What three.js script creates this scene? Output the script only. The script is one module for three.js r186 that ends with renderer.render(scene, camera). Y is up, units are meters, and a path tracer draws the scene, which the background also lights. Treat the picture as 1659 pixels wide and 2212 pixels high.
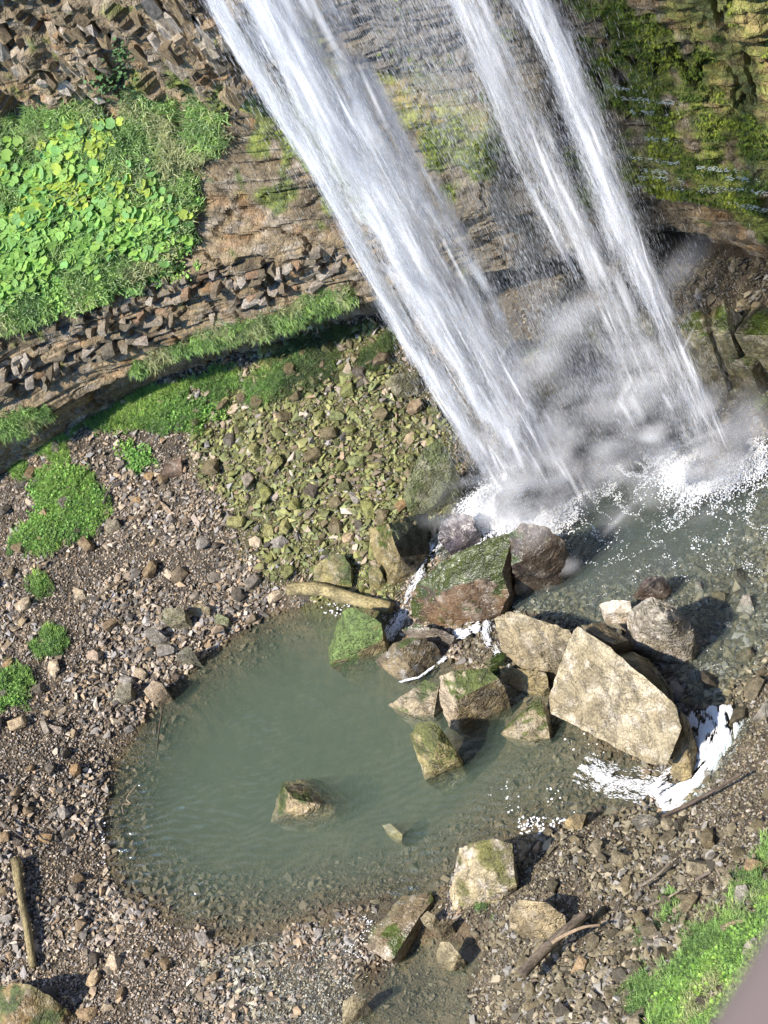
import * as THREE from 'three';
import { ConvexGeometry } from 'three/addons/geometries/ConvexGeometry.js';
import { TessellateModifier } from 'three/addons/modifiers/TessellateModifier.js';
import { mergeGeometries, toCreasedNormals } from 'three/addons/utils/BufferGeometryUtils.js';
import { Sky } from 'three/addons/objects/Sky.js';

// ---------------------------------------------------------------- camera, sky, sun, exposure
const scene = new THREE.Scene();
const EYE = 26, FOCAL = 1750, NADIR = [926, 1386];            // metres; picture pixels at 768 x 1024
const nd = Math.hypot(...NADIR), nv = [NADIR[0] / nd, NADIR[1] / nd], rv = [nv[1], -nv[0]];
const PITCH = Math.PI / 2 - Math.atan(nd / FOCAL), cp = Math.cos(PITCH), sp = Math.sin(PITCH);
const camera = new THREE.PerspectiveCamera(2 * Math.atan(512 / FOCAL) * 180 / Math.PI, 0.75, 0.05, 300);
{
  const R = new THREE.Vector3(1, 0, 0), D = new THREE.Vector3(0, -cp, sp), F = new THREE.Vector3(0, -sp, -cp);
  const X = R.clone().multiplyScalar(rv[0]).addScaledVector(D, nv[0]);
  const Y = R.clone().multiplyScalar(rv[1]).addScaledVector(D, nv[1]).negate();
  camera.quaternion.setFromRotationMatrix(new THREE.Matrix4().makeBasis(X, Y, F.negate()));
  camera.position.set(0, EYE, 0);
  camera.focus = 34; camera.userData.fStop = 14;
}
const SUN = new THREE.Vector3(-0.63, 0.77, 0.13).normalize();
const sky = new Sky(); sky.name = 'sky'; sky.scale.setScalar(250); sky.userData.kind = 'structure';
sky.material.uniforms.sunPosition.value.copy(SUN);
sky.material.uniforms.turbidity.value = 4; sky.material.uniforms.rayleigh.value = 1.1;
sky.material.uniforms.mieCoefficient.value = 0.004;
scene.add(sky);
scene.environmentIntensity = 0.21;
const sun = new THREE.DirectionalLight(0xfff1dc, 4.9);
sun.name = 'sun'; sun.position.copy(SUN).multiplyScalar(60).add(new THREE.Vector3(0, 0, -22)); sun.target.position.set(0, 0, -22);
sun.castShadow = true; sun.shadow.radius = 3; sun.shadow.mapSize.set(2048, 2048);
Object.assign(sun.shadow.camera, { left: -24, right: 24, top: 24, bottom: -24, near: 1, far: 120 });
scene.add(sun, sun.target);
const renderer = new THREE.WebGLRenderer({ antialias: true });
renderer.toneMapping = THREE.LinearToneMapping; renderer.toneMappingExposure = 1.7;
renderer.shadowMap.enabled = true;

// ---------------------------------------------------------------- helpers
let seed = 20240613;
const rnd = () => { seed = (seed + 0x6D2B79F5) | 0; let t = Math.imul(seed ^ (seed >>> 15), 1 | seed); t = (t + Math.imul(t ^ (t >>> 7), 61 | t)) ^ t; return ((t ^ (t >>> 14)) >>> 0) / 4294967296; };
const rr = (a, b) => a + (b - a) * rnd();
const gauss = () => Math.sqrt(-2 * Math.log(rnd() + 1e-9)) * Math.cos(6.28318 * rnd());
const clamp = (v, a = 0, b = 1) => Math.min(b, Math.max(a, v));
const mixv = (a, b, t) => a + (b - a) * t;
const smooth = (a, b, v) => { const t = clamp((v - a) / (b - a)); return t * t * (3 - 2 * t); };
const hash = (x, y, z) => { let h = Math.imul(x | 0, 374761393) ^ Math.imul(y | 0, 668265263) ^ Math.imul(z | 0, 2147483647 ^ 1274126177); h = Math.imul(h ^ (h >>> 13), 1274126177); h ^= h >>> 16; return (h >>> 0) / 4294967296; };
const noise = (x, y, z = 0) => {                                 // 0..1
  const xi = Math.floor(x), yi = Math.floor(y), zi = Math.floor(z); let u = x - xi, v = y - yi, w = z - zi;
  u = u * u * (3 - 2 * u); v = v * v * (3 - 2 * v); w = w * w * (3 - 2 * w);
  const m = (k) => mixv(mixv(hash(xi, yi, zi + k), hash(xi + 1, yi, zi + k), u), mixv(hash(xi, yi + 1, zi + k), hash(xi + 1, yi + 1, zi + k), u), v);
  return mixv(m(0), m(1), w);
};
const fbm = (x, y, z = 0, o = 4) => { let s = 0, a = 0.5, n = 0; for (let i = 0; i < o; i++) { s += a * noise(x, y, z); n += a; a *= 0.5; x = x * 2.03 + 7.1; y = y * 2.03 + 3.7; z = z * 2.03 + 1.3; } return s / n; };
// tracing sheet: the photograph laid out 1659 wide. spot() = the point at a given height seen there; sheet() = its inverse
const K = 768 / 1659;
const spot = (X, Y, h) => {
  const x = X * K - 384, y = Y * K - 512, a = x * rv[0] + y * rv[1], b = x * nv[0] + y * nv[1];
  const d = [a, -FOCAL * sp - b * cp, -(FOCAL * cp - b * sp)], t = (h - EYE) / d[1];
  return new THREE.Vector3(d[0] * t, h, d[2] * t);
};
const sheet = (x, y, z) => {
  const dy = y - EYE, depth = -sp * dy - cp * z, a = x / depth * FOCAL, b = (-cp * dy + sp * z) / depth * FOCAL;
  return [(a * rv[0] + b * nv[0] + 384) / K, (a * rv[1] + b * nv[1] + 512) / K];
};
const inPoly = (poly, x, y) => { let c = false; for (let i = 0, j = poly.length - 1; i < poly.length; j = i++) { const [xi, yi] = poly[i], [xj, yj] = poly[j]; if ((yi > y) !== (yj > y) && x < (xj - xi) * (y - yi) / (yj - yi) + xi) c = !c; } return c; };
const used = {};
const numbered = (n) => { used[n] = (used[n] ?? -1) + 1; return used[n] ? `${n}_${String(used[n]).padStart(3, '0')}` : n; };
const add = (o, name, parent = scene) => { o.name = parent === scene ? numbered(name) : name; o.traverse?.((c) => { if (c.isMesh) { c.castShadow = c.receiveShadow = true; } }); parent.add(o); return o; };
const tag = (o, label, category, group, kind) => { o.userData = { label, category }; if (group) o.userData.group = group; if (kind) o.userData.kind = kind; return o; };

function texture(size, fn, srgb) {
  const d = new Uint8Array(size * size * 4);
  for (let j = 0; j < size; j++) for (let i = 0; i < size; i++) { const c = fn(i / size, j / size); for (let k = 0; k < 3; k++) d[(j * size + i) * 4 + k] = 255 * clamp(Array.isArray(c) ? c[k] : c); d[(j * size + i) * 4 + 3] = 255; }
  const t = new THREE.DataTexture(d, size, size); t.wrapS = t.wrapT = THREE.RepeatWrapping; t.magFilter = THREE.LinearFilter; t.minFilter = THREE.LinearMipmapLinearFilter; t.generateMipmaps = true; t.needsUpdate = true;
  if (srgb) t.colorSpace = THREE.SRGBColorSpace;
  return t;
}
const tileable = (f) => (u, v) => { const s = smooth(0.85, 1, u), t = smooth(0.85, 1, v); return mixv(mixv(f(u, v), f(u - 1, v), s), mixv(f(u, v - 1), f(u - 1, v - 1), s), t); };
const rockGrain = texture(1024, tileable((u, v) => 0.55 * fbm(u * 22, v * 30, 3, 6) + 0.35 * smooth(0.0, 0.07, Math.abs(fbm(u * 13, v * 9, 9, 4) - 0.5)) + 0.2 * (noise(u * 120, v * 120, 4) - 0.5)));
const rockTone = texture(1024, (() => { const f = tileable((u, v) => fbm(u * 9, v * 11, 21, 5)), g = tileable((u, v) => fbm(u * 70, v * 70, 5, 3)), c = tileable((u, v) => smooth(0.012, 0.0, Math.abs(fbm(u * 7, v * 6, 33, 4) - 0.5))); return (u, v) => { const k = (0.55 + 0.6 * f(u, v) + 0.6 * (g(u, v) - 0.5)) * (1 - 0.25 * c(u, v)); return [k, k * 0.985, k * 0.955]; }; })(), true);
const rippleMap = texture(1024, (() => { const f = tileable((u, v) => { const w = fbm(u * 6, v * 6, 2, 3) * 1.5, c = Math.sin((u * 19 + v * 7 + w * 2) * 6.283); return 0.45 + 0.4 * (c > 0 ? Math.pow(c, 1.7) : 0.4 * c) * smooth(0.35, 0.75, noise(u * 9, v * 9, 7)) * noise(u * 30, v * 12, 3) + 0.25 * (fbm(u * 24, v * 40, 4, 3) - 0.5); }); return (u, v) => f(u, v); })());
const chopMap = texture(512, (() => { const f = tileable((u, v) => fbm(u * 14, v * 22, 8, 5)); return (u, v) => f(u, v); })());

const softStrip = texture(64, (u, v) => Math.pow(Math.sin(Math.PI * u), 2) * Math.pow(Math.sin(Math.PI * v), 0.7)), softDot = texture(64, (u, v) => smooth(1, 0, Math.hypot(u - 0.5, v - 0.5) * 2));
const M = {
  rock: new THREE.MeshStandardMaterial({ vertexColors: true, map: rockTone, bumpMap: rockGrain, bumpScale: 0.055, roughness: 0.7 }),
  wetRock: new THREE.MeshStandardMaterial({ vertexColors: true, map: rockTone, bumpMap: rockGrain, bumpScale: 0.03, roughness: 0.34 }),
  cliff: new THREE.MeshStandardMaterial({ vertexColors: true, map: rockTone, bumpMap: rockGrain, bumpScale: 0.035, roughness: 0.8, flatShading: true }),
  ground: new THREE.MeshStandardMaterial({ vertexColors: true, map: rockTone, bumpMap: rockGrain, bumpScale: 0.03, roughness: 0.9 }),
  stone: new THREE.MeshStandardMaterial({ color: 0xffffff, roughness: 0.72 }),
  leaf: new THREE.MeshPhysicalMaterial({ color: 0xffffff, roughness: 0.75, transmission: 0.35, thickness: 0, side: THREE.DoubleSide }),
  grass: new THREE.MeshPhysicalMaterial({ color: 0xffffff, roughness: 0.9, transmission: 0.3, thickness: 0, side: THREE.DoubleSide }),
  moss: new THREE.MeshStandardMaterial({ color: 0xffffff, roughness: 0.95, side: THREE.DoubleSide }),
  spray: new THREE.MeshPhysicalMaterial({ color: new THREE.Color().setRGB(0.92, 0.93, 0.95), roughness: 1, transmission: 0.5, thickness: 0, side: THREE.DoubleSide }),
  foam: new THREE.MeshStandardMaterial({ color: new THREE.Color().setRGB(0.7, 0.72, 0.74), roughness: 0.7 }),
  fleck: new THREE.MeshStandardMaterial({ color: new THREE.Color().setRGB(0.72, 0.74, 0.76), roughness: 0.7 }),
  veil: new THREE.MeshStandardMaterial({ color: new THREE.Color().setRGB(0.92, 0.93, 0.95), roughness: 1, transparent: true, opacity: 0.34, alphaMap: softStrip, side: THREE.DoubleSide, depthWrite: false }),
  puff: new THREE.MeshStandardMaterial({ color: new THREE.Color().setRGB(0.92, 0.93, 0.95), roughness: 1, transparent: true, opacity: 0.15, alphaMap: softDot, side: THREE.DoubleSide, depthWrite: false }),
  water: new THREE.MeshPhysicalMaterial({ color: new THREE.Color().setRGB(0.93, 0.97, 0.95), roughness: 0.04, transmission: 1, thickness: 0, ior: 1.33, bumpMap: rippleMap, bumpScale: 0.015 }),
  chop: new THREE.MeshPhysicalMaterial({ color: new THREE.Color().setRGB(0.9, 0.95, 0.94), roughness: 0.14, transmission: 1, thickness: 0, ior: 1.33, bumpMap: chopMap, bumpScale: 0.11 }),
  silt: new THREE.MeshStandardMaterial({ color: new THREE.Color().setRGB(0.12, 0.16, 0.118), roughness: 1, transparent: true, opacity: 0.135, depthWrite: false }),
  churn: new THREE.MeshStandardMaterial({ color: new THREE.Color().setRGB(0.15, 0.17, 0.15), roughness: 1, transparent: true, opacity: 0.2, depthWrite: false }),
  wood: new THREE.MeshStandardMaterial({ vertexColors: true, map: rockTone, bumpMap: rockGrain, bumpScale: 0.01, roughness: 0.85 }),
  rail: new THREE.MeshStandardMaterial({ color: new THREE.Color().setRGB(0.14, 0.10, 0.085), roughness: 0.6 }),
};

// uv in metres, boxed by the facet's direction
function boxUV(g, scale = 0.8) {
  const p = g.attributes.position, n = g.attributes.normal, uv = new Float32Array(p.count * 2);
  for (let i = 0; i < p.count; i++) { const ax = Math.abs(n.getX(i)), ay = Math.abs(n.getY(i)), az = Math.abs(n.getZ(i)), x = p.getX(i), y = p.getY(i), z = p.getZ(i);
    const [a, b] = ay > ax && ay > az ? [x, z] : ax > az ? [z, y] : [x, y]; uv[i * 2] = a * scale; uv[i * 2 + 1] = b * scale; }
  g.setAttribute('uv', new THREE.BufferAttribute(uv, 2)); return g;
}
function gridMesh(cols, rows, at, colour, keep) {                  // at(i,j) -> [x,y,z,u,v]
  const pos = new Float32Array(cols * rows * 3), uv = new Float32Array(cols * rows * 2), idx = [];
  for (let j = 0; j < rows; j++) for (let i = 0; i < cols; i++) { const k = j * cols + i, q = at(i, j); pos[k * 3] = q[0]; pos[k * 3 + 1] = q[1]; pos[k * 3 + 2] = q[2]; uv[k * 2] = q[3]; uv[k * 2 + 1] = q[4]; }
  for (let j = 0; j < rows - 1; j++) for (let i = 0; i < cols - 1; i++) { const a = j * cols + i, b = a + 1, c = a + cols, d = c + 1; if (keep && !keep(i, j)) continue; idx.push(a, c, b, b, c, d); }
  const g = new THREE.BufferGeometry(); g.setAttribute('position', new THREE.BufferAttribute(pos, 3)); g.setAttribute('uv', new THREE.BufferAttribute(uv, 2)); g.setIndex(idx); g.computeVertexNormals();
  if (colour) { const c = new Float32Array(cols * rows * 3), n = g.attributes.normal; for (let k = 0; k < cols * rows; k++) { const q = colour(pos[k * 3], pos[k * 3 + 1], pos[k * 3 + 2], n.getX(k), n.getY(k), n.getZ(k)); c[k * 3] = q[0]; c[k * 3 + 1] = q[1]; c[k * 3 + 2] = q[2]; } g.setAttribute('color', new THREE.BufferAttribute(c, 3)); }
  return g;
}
const blend = (a, b, t) => [mixv(a[0], b[0], t), mixv(a[1], b[1], t), mixv(a[2], b[2], t)];
const times = (a, k) => [a[0] * k, a[1] * k, a[2] * k];

// ---------------------------------------------------------------- the lie of the land: levels read off the photograph
const POOL = 0, UPPER = 0.5, POND = -0.28;
const levels = [
  // pool edge
  [235, 1700, 0], [225, 1830, 0], [250, 1920, 0], [330, 1960, 0], [420, 2000, 0], [560, 2010, 0], [680, 1990, 0], [290, 1590, 0], [350, 1500, 0], [430, 1430, 0], [490, 1380, 0], [560, 1340, 0], [650, 1315, 0.02], [700, 1300, 0.05],
  [840, 1930, -0.02], [960, 1980, -0.02], [1000, 1800, -0.35], [1110, 1800, -0.02], [1230, 1775, 0.0], [1150, 1740, -0.28], [1250, 1690, -0.3], [1330, 1690, -0.2], [1390, 1715, -0.12], [930, 1930, -0.15], [880, 1960, -0.1],
  // pool bed
  [450, 1600, -1.1], [560, 1500, -1.1], [640, 1420, -0.9], [560, 1650, -1.5], [420, 1720, -1.1], [680, 1560, -1.5], [760, 1640, -1.5], [620, 1830, -0.9], [480, 1850, -0.8], [340, 1780, -0.6], [760, 1760, -1.0], [860, 1720, -1.1], [760, 1880, -0.45], [900, 1850, -0.45], [600, 1930, -0.3], [420, 1930, -0.3], [340, 1640, -0.5], [980, 1680, -0.9], [1100, 1640, -0.5], [1060, 1730, -0.45], [1180, 1700, -0.3], [770, 1460, -0.9], [840, 1560, -1.2], [1020, 1560, -0.5], [1150, 1600, -0.4],[300, 1700, -0.35],[420,1500,-0.3],[540,1420,-0.35],
  // under the boulders between the two pools
  [900, 1300, 0.15], [990, 1300, 0.3], [1120, 1380, 0.2], [1000, 1420, 0.05], [860, 1400, -0.1], [1230, 1400, 0.3], [1340, 1500, 0.1], [1300, 1640, -0.1], [1400, 1640, -0.05],
  // plunge pool bed
  [1000, 1090, 0.35], [1100, 1080, -0.1], [1250, 1080, -0.3], [1400, 1050, -0.4], [1550, 1050, -0.3], [1250, 1220, 0.0], [1400, 1200, 0.05], [1550, 1200, 0.15], [1300, 1000, -0.2], [1450, 960, 0.0], [1560, 1320, 0.3], [1640, 1180, 0.25], [1600, 1450, 0.36], [1480, 1480, 0.32], [1560, 1530, 0.4], [1659, 1400, 0.38], [1720, 1250, 0.5], [1200, 1290, 0.2], [1300, 1320, 0.25], [1130, 1312, 0.28],
  // talus behind the falls
  [1200, 900, 0.7], [1350, 840, 1.0], [1500, 860, 0.9], [1659, 880, 0.9], [1250, 740, 2.0], [1400, 720, 2.0], [1550, 700, 2.0], [1700, 700, 2.0], [1050, 800, 1.5], [1000, 980, 0.8], [1120, 660, 2.6], [1350, 640, 2.5], [1550, 630, 2.5],
  // cascade and right-hand gravel
  [1520, 1640, 0.12], [1450, 1740, 0.0], [1380, 1760, 0.02], [1600, 1640, 0.6], [1659, 1600, 0.8], [1659, 1700, 0.95], [1560, 1760, 0.6], [1450, 1850, 0.5], [1330, 1850, 0.35], [1250, 1860, 0.3], [1600, 1830, 0.95], [1400, 1980, 0.65], [1250, 2080, 0.5], [1130, 2100, 0.2], [1100, 1980, 0.1], [1180, 2190, 0.55], [1320, 2150, 0.85], [1480, 1990, 1.05], [1630, 1850, 1.25], [1659, 2000, 2.1], [1540, 2130, 1.9], [1420, 2212, 1.6], [1659, 2212, 3.5], [1659, 2400, 5.2], [1500, 2500, 4.4], [1300, 2500, 2.6], [1800, 1900, 2.3], [1800, 2212, 4.8], [1000, 2500, 0.9],
  // pond and riffle at the bottom
  [900, 2090, -0.55], [960, 2130, -0.62], [870, 2160, -0.55], [1020, 2060, -0.42], [1000, 2200, -0.48], [820, 2212, -0.45], [700, 2090, -0.12], [700, 2212, -0.22], [560, 2110, -0.06], [560, 2212, -0.16], [450, 2070, 0.06], [420, 2212, 0.05], [300, 2040, 0.15], [300, 2180, 0.22], [780, 2060, -0.06], [600, 2400, -0.4], [900, 2400, -0.55], [300, 2400, 0.2],
  // left-hand gravel and talus
  [150, 1950, 0.3], [100, 2100, 0.5], [0, 2000, 0.75], [0, 2212, 0.6], [120, 1780, 0.4], [0, 1800, 0.9], [200, 1600, 0.35], [100, 1560, 0.8], [0, 1600, 1.1], [280, 1430, 0.45], [150, 1350, 1.1], [0, 1350, 1.5], [380, 1270, 0.7], [520, 1240, 0.55], [300, 1130, 1.4], [150, 1130, 1.8], [0, 1130, 2.1], [450, 1080, 1.4], [620, 1120, 0.9], [750, 1180, 0.6], [740, 1040, 1.1], [600, 960, 1.75], [830, 980, 1.2], [820, 850, 2.0], [700, 860, 2.1], [500, 900, 2.1], [350, 970, 2.1], [150, 960, 2.6], [0, 980, 2.6], [850, 1120, 0.75], [900, 1060, 0.8], [640, 790, 2.5], [450, 850, 2.5], [260, 900, 2.6], [800, 750, 2.5], [-250, 1100, 2.6], [-250, 1500, 1.9], [-250, 2000, 1.4], [-200, 2400, 0.9],
].map(([X, Y, h]) => { const p = spot(X, Y, h); return [p.x, p.z, h]; });
levels.push([-22, -34, 3.4], [-22, -24, 3.2], [-22, -14, 2.6], [-12, -10, 2.2], [-14, -34, 3.0], [0, -34, 2.9], [12, -28, 2.7], [14, -20, 1.4], [14, -14, 2.4], [10, -10, 4.5], [6, -8.5, 5.5], [-4, -8.5, 5], [-4, -10.5, 2.6], [18, -24, 2.4],[6,-14.5,1.5]);
const rbf = (() => {
  const n = levels.length, A = [], phi = (d2) => Math.sqrt(d2 + 0.35), mean = 1;
  for (let i = 0; i < n; i++) { A.push(new Float64Array(n + 1)); for (let j = 0; j < n; j++) A[i][j] = phi((levels[i][0] - levels[j][0]) ** 2 + (levels[i][1] - levels[j][1]) ** 2) + (i === j ? -0.05 : 0); A[i][n] = levels[i][2] - mean; }
  for (let c = 0; c < n; c++) { let m = c; for (let k = c + 1; k < n; k++) if (Math.abs(A[k][c]) > Math.abs(A[m][c])) m = k; [A[c], A[m]] = [A[m], A[c]];
    for (let k = c + 1; k < n; k++) { const f = A[k][c] / A[c][c]; if (f) for (let q = c; q <= n; q++) A[k][q] -= f * A[c][q]; } }
  const w = new Float64Array(n); for (let c = n - 1; c >= 0; c--) { let s = A[c][n]; for (let q = c + 1; q < n; q++) s -= A[c][q] * w[q]; w[c] = s / A[c][c]; }
  return (x, z) => { let s = mean; for (let i = 0; i < n; i++) s += w[i] * phi((x - levels[i][0]) ** 2 + (z - levels[i][1]) ** 2); return s; };
})();
const GX0 = -20, GX1 = 18, GZ0 = -34, GZ1 = -8, GS = 0.1, GNX = Math.round((GX1 - GX0) / GS) + 1, GNZ = Math.round((GZ1 - GZ0) / GS) + 1;
const table = new Float32Array(GNX * GNZ);
for (let j = 0; j < GNZ; j++) for (let i = 0; i < GNX; i++) table[j * GNX + i] = rbf(GX0 + i * GS, GZ0 + j * GS);
const land = (x, z) => { const u = clamp((x - GX0) / GS, 0, GNX - 1.001), v = clamp((z - GZ0) / GS, 0, GNZ - 1.001), i = u | 0, j = v | 0, a = u - i, b = v - j, k = j * GNX + i; return mixv(mixv(table[k], table[k + 1], a), mixv(table[k + GNX], table[k + GNX + 1], a), b); };
const bumpy = (x, z) => land(x, z) + 0.2 * (fbm(x * 1.1, z * 1.1, 4, 4) - 0.5) + 0.05 * (noise(x * 6, z * 6, 9) - 0.5);

// cliff: plan distance r and height y of each ledge line for a bearing az (degrees from straight ahead)
const lineOf = (pts) => { const t = pts.map(([X, Y, h]) => { const p = spot(X, Y, h); return [Math.atan2(p.x, -p.z) * 180 / Math.PI, Math.hypot(p.x, p.z), h]; });
  return (az) => { let i = 0; while (i < t.length - 2 && az > t[i + 1][0]) i++; const a = t[i], b = t[i + 1], q = (az - a[0]) / (b[0] - a[0]); const s = clamp(q, -0.0, 1.0), out = q < 0 ? (az - t[0][0]) : q > 1 ? az - b[0] : 0; return [mixv(a[1], b[1], s) - out * 0.12 * (out > 0 ? 0.6 : 1.6), mixv(a[2], b[2], s)]; }; };
const lip = lineOf([[0, 945, 3.7], [43, 930, 3.7], [187, 846, 3.8], [367, 776, 3.9], [553, 722, 4.0], [720, 668, 4.0], [813, 650, 4.0], [1000, 600, 4.0], [1200, 550, 4.0], [1450, 490, 4.0], [1659, 545, 3.6]]);
const stratTop = lineOf([[0, 690, 6.0], [180, 640, 6.0], [300, 598, 5.95], [560, 548, 5.7], [740, 520, 5.5], [1000, 470, 5.5], [1300, 420, 5.5], [1659, 430, 5.2]]);
const slopeTop = lineOf([[0, 265, 8.4], [130, 240, 8.5], [330, 210, 8.5], [460, 250, 8.2], [560, 240, 8.2], [700, 200, 8], [1000, 150, 8], [1300, 120, 8], [1659, 150, 7.6]]);
const ramp = (az, t) => { let i = 0; while (i < t.length - 2 && az > t[i + 1][0]) i++; return mixv(t[i][1], t[i + 1][1], clamp((az - t[i][0]) / (t[i + 1][0] - t[i][0]))); };
const undercut = (az) => ramp(az, [[-14, 0.25], [-8, 0.45], [-3, 0.9], [2, 1.1], [10, 1.0], [22, 0.8]]);
function profile(az) {
  const [lr, ly] = lip(az), [sr, sy] = stratTop(az), [tr, ty] = slopeTop(az), u = undercut(az);
  return [[lr + u + 0.15, -0.6], [lr + u + 0.1, 2.3], [lr + u * 0.85, ly - 0.45], [lr + u * 0.6, ly - 0.18], [lr, ly], [lr - 0.02, ly + 0.32], [lr + 0.14, ly + 0.62], [Math.max(sr, lr - 0.3), sy], [Math.max(tr, sr + 0.1), ty], [tr - 0.25, ty + 1.6], [tr - 0.7, 13.5], [tr - 0.9, 16.8], [tr - 0.5, 17.8], [tr + 3, 18.6], [tr + 14, 19]];
}
const ROWS = [30, 14, 6, 10, 10, 10, 52, 62, 36, 58, 30, 6, 6, 6];     // steps between ledge lines
const ROWSUM = ROWS.reduce((a, b) => a + b) + 1;
const onCliff = (az, k) => { const p = profile(az); let i = 0; while (i < ROWS.length - 1 && k >= ROWS[i]) { k -= ROWS[i]; i++; } const t = k / ROWS[i], r = mixv(p[i][0], p[i + 1][0], t), y = mixv(p[i][1], p[i + 1][1], t), a = az * Math.PI / 180; return [r * Math.sin(a), y, -r * Math.cos(a), i + t]; };
const along = (x, z) => x * 0.85 + z * 0.53;                          // metres along the wall
function relief(x, y, z, band) {                                     // how far the rock stands proud, metres
  const s = along(x, z), left = 1 - smooth(2.0, 4.5, s + 12);
  const wy = y + 0.25 * (fbm(s * 0.5, y * 0.4, 3) - 0.5);
  const bed = Math.floor(wy / 0.115), joint = Math.floor(s / (0.25 + 0.2 * hash(bed, 5, 1)) + hash(bed, 1, 2) * 3);
  const blocks = (hash(bed, joint, 7) - 0.5) * 0.22 + (hash(bed, 3, 3) - 0.5) * 0.16;
  const rough = fbm(s * 1.4, y * 1.4, z * 1.4, 5) - 0.5, fine = fbm(s * 5, y * 9, 2, 3) - 0.5;
  const sheets = (noise(s * 0.8, wy * 7, 1) - 0.5) * 0.10 + (hash(Math.floor(wy * 11 + 2 * noise(s * 0.7, wy, 4)), Math.floor(s * 1.1 + 3 * noise(s, wy * 3, 5)), 5) - 0.5) * 0.09;
  const chunkS = Math.floor((s + 0.35 * y) / 0.42), chunkY = Math.floor((y - 0.5 * s * 0.3) / 0.85 + hash(chunkS, 2, 2) * 2), chunk = (hash(chunkS, chunkY, 4) - 0.5) * 0.5 + (hash(Math.floor((s + 0.3 * y) / 0.17), Math.floor(y / 0.4 + 3 * hash(chunkS, 1, 8)), 6) - 0.5) * 0.16;
  const crack = -0.22 * smooth(0.022, 0.006, Math.abs(fbm(s * 1.3 + 5, y * 0.55, 8, 3) - 0.5)) * smooth(-7.5, -6.5, s) * smooth(7.4, 7.8, band) - 0.1 * smooth(0.02, 0.005, Math.abs(fbm(s * 0.6, y * 1.6, 18, 3) - 0.5));
  const isStrata = band > 6 && band < 7 ? 1 : 0, isSlope = smooth(7, 7.2, band) * (1 - smooth(7.8, 8, band)), isUpper = smooth(7.9, 8.2, band), isLow = band <= 6 ? 1 : 0;
  const right = smooth(-12, -9, s);
  let d = crack;
  d += isStrata * mixv(blocks * 0.8 + fine * 0.05, sheets + fine * 0.06 + rough * 0.2, right);
  d += isSlope * (rough * 0.35 + sheets * 0.8 + fine * 0.08);
  d += isUpper * mixv(chunk + rough * 0.5 + fine * 0.06, rough * 0.45 + sheets * 1.2 + fine * 0.08, smooth(-13, -10.5, s));
  d += isLow * (sheets * 1.2 + rough * 0.16 + fine * 0.04);
  return d;
}
const wallNormal = (az, k) => { const a = onCliff(az - 0.15, k), b = onCliff(az + 0.15, k), c = onCliff(az, Math.max(0, k - 0.5)), d = onCliff(az, Math.min(ROWSUM - 1.01, k + 0.5)); const n = new THREE.Vector3(b[0] - a[0], b[1] - a[1], b[2] - a[2]).cross(new THREE.Vector3(d[0] - c[0], d[1] - c[1], d[2] - c[2])).normalize(); return n; };
const cliffPoint = (az, k) => { const q = onCliff(az, k), n = wallNormal(az, k), d = relief(q[0], q[1], q[2], q[3]); return { p: new THREE.Vector3(q[0] + n.x * d, q[1] + n.y * d, q[2] + n.z * d), n, band: q[3] }; };

// patches of one colour on the cliff: [X, Y, radius in metres] marks read off the photograph, matched on the wall itself
const mark = (X, Y, radius) => { let best = null; const az = Math.atan2(spot(X, Y, 4).x, -spot(X, Y, 4).z) * 180 / Math.PI; for (let k = 40; k < ROWSUM - 25; k += 0.5) { const q = onCliff(az, k), [a, b] = sheet(q[0], q[1], q[2]), d = (a - X) ** 2 + (b - Y) ** 2; if (!best || d < best[0]) best = [d, q]; } return [best[1][0], best[1][1], best[1][2], radius]; };
const mossMarks = [[1330, 60, 0.9], [1400, 110, 1.0], [1480, 160, 0.9], [1400, 230, 0.9], [1320, 200, 0.8], [1420, 320, 1.0], [1500, 380, 1.0], [1600, 400, 1.0], [1540, 300, 0.8], [1620, 330, 0.7], [1640, 470, 0.6], [990, 340, 0.8], [1040, 330, 0.7], [1300, 380, 0.8], [700, 330, 0.9], [660, 250, 0.8], [740, 430, 0.8], [520, 220, 0.5], [470, 200, 0.5], [400, 190, 0.5], [320, 190, 0.6], [560, 300, 0.5], [600, 420, 0.4]].map((m) => mark(...m));
const goldMarks = [[1600, 60, 1.1], [1640, 200, 1.1], [1580, 180, 0.8], [1500, 30, 0.6], [1640, 300, 0.7], [900, 180, 0.9], [960, 250, 0.9], [1050, 300, 0.8], [680, 150, 0.7], [640, 100, 0.6]].map((m) => mark(...m));
const wetShadeMarks = [[870, 40, 1.2], [960, 110, 1.2], [1150, 330, 0.9], [1230, 420, 0.9], [850, 120, 0.6]].map((m) => mark(...m));  // dark patches: wet rock with its shade painted into the wall colour
const near = (marks, x, y, z) => { let m = 0; for (const q of marks) { const d = 1 - Math.sqrt((x - q[0]) ** 2 + (y - q[1]) ** 2 + (z - q[2]) ** 2) / (q[3] * 1.3); if (d > m) m = d; } return m; };
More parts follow.
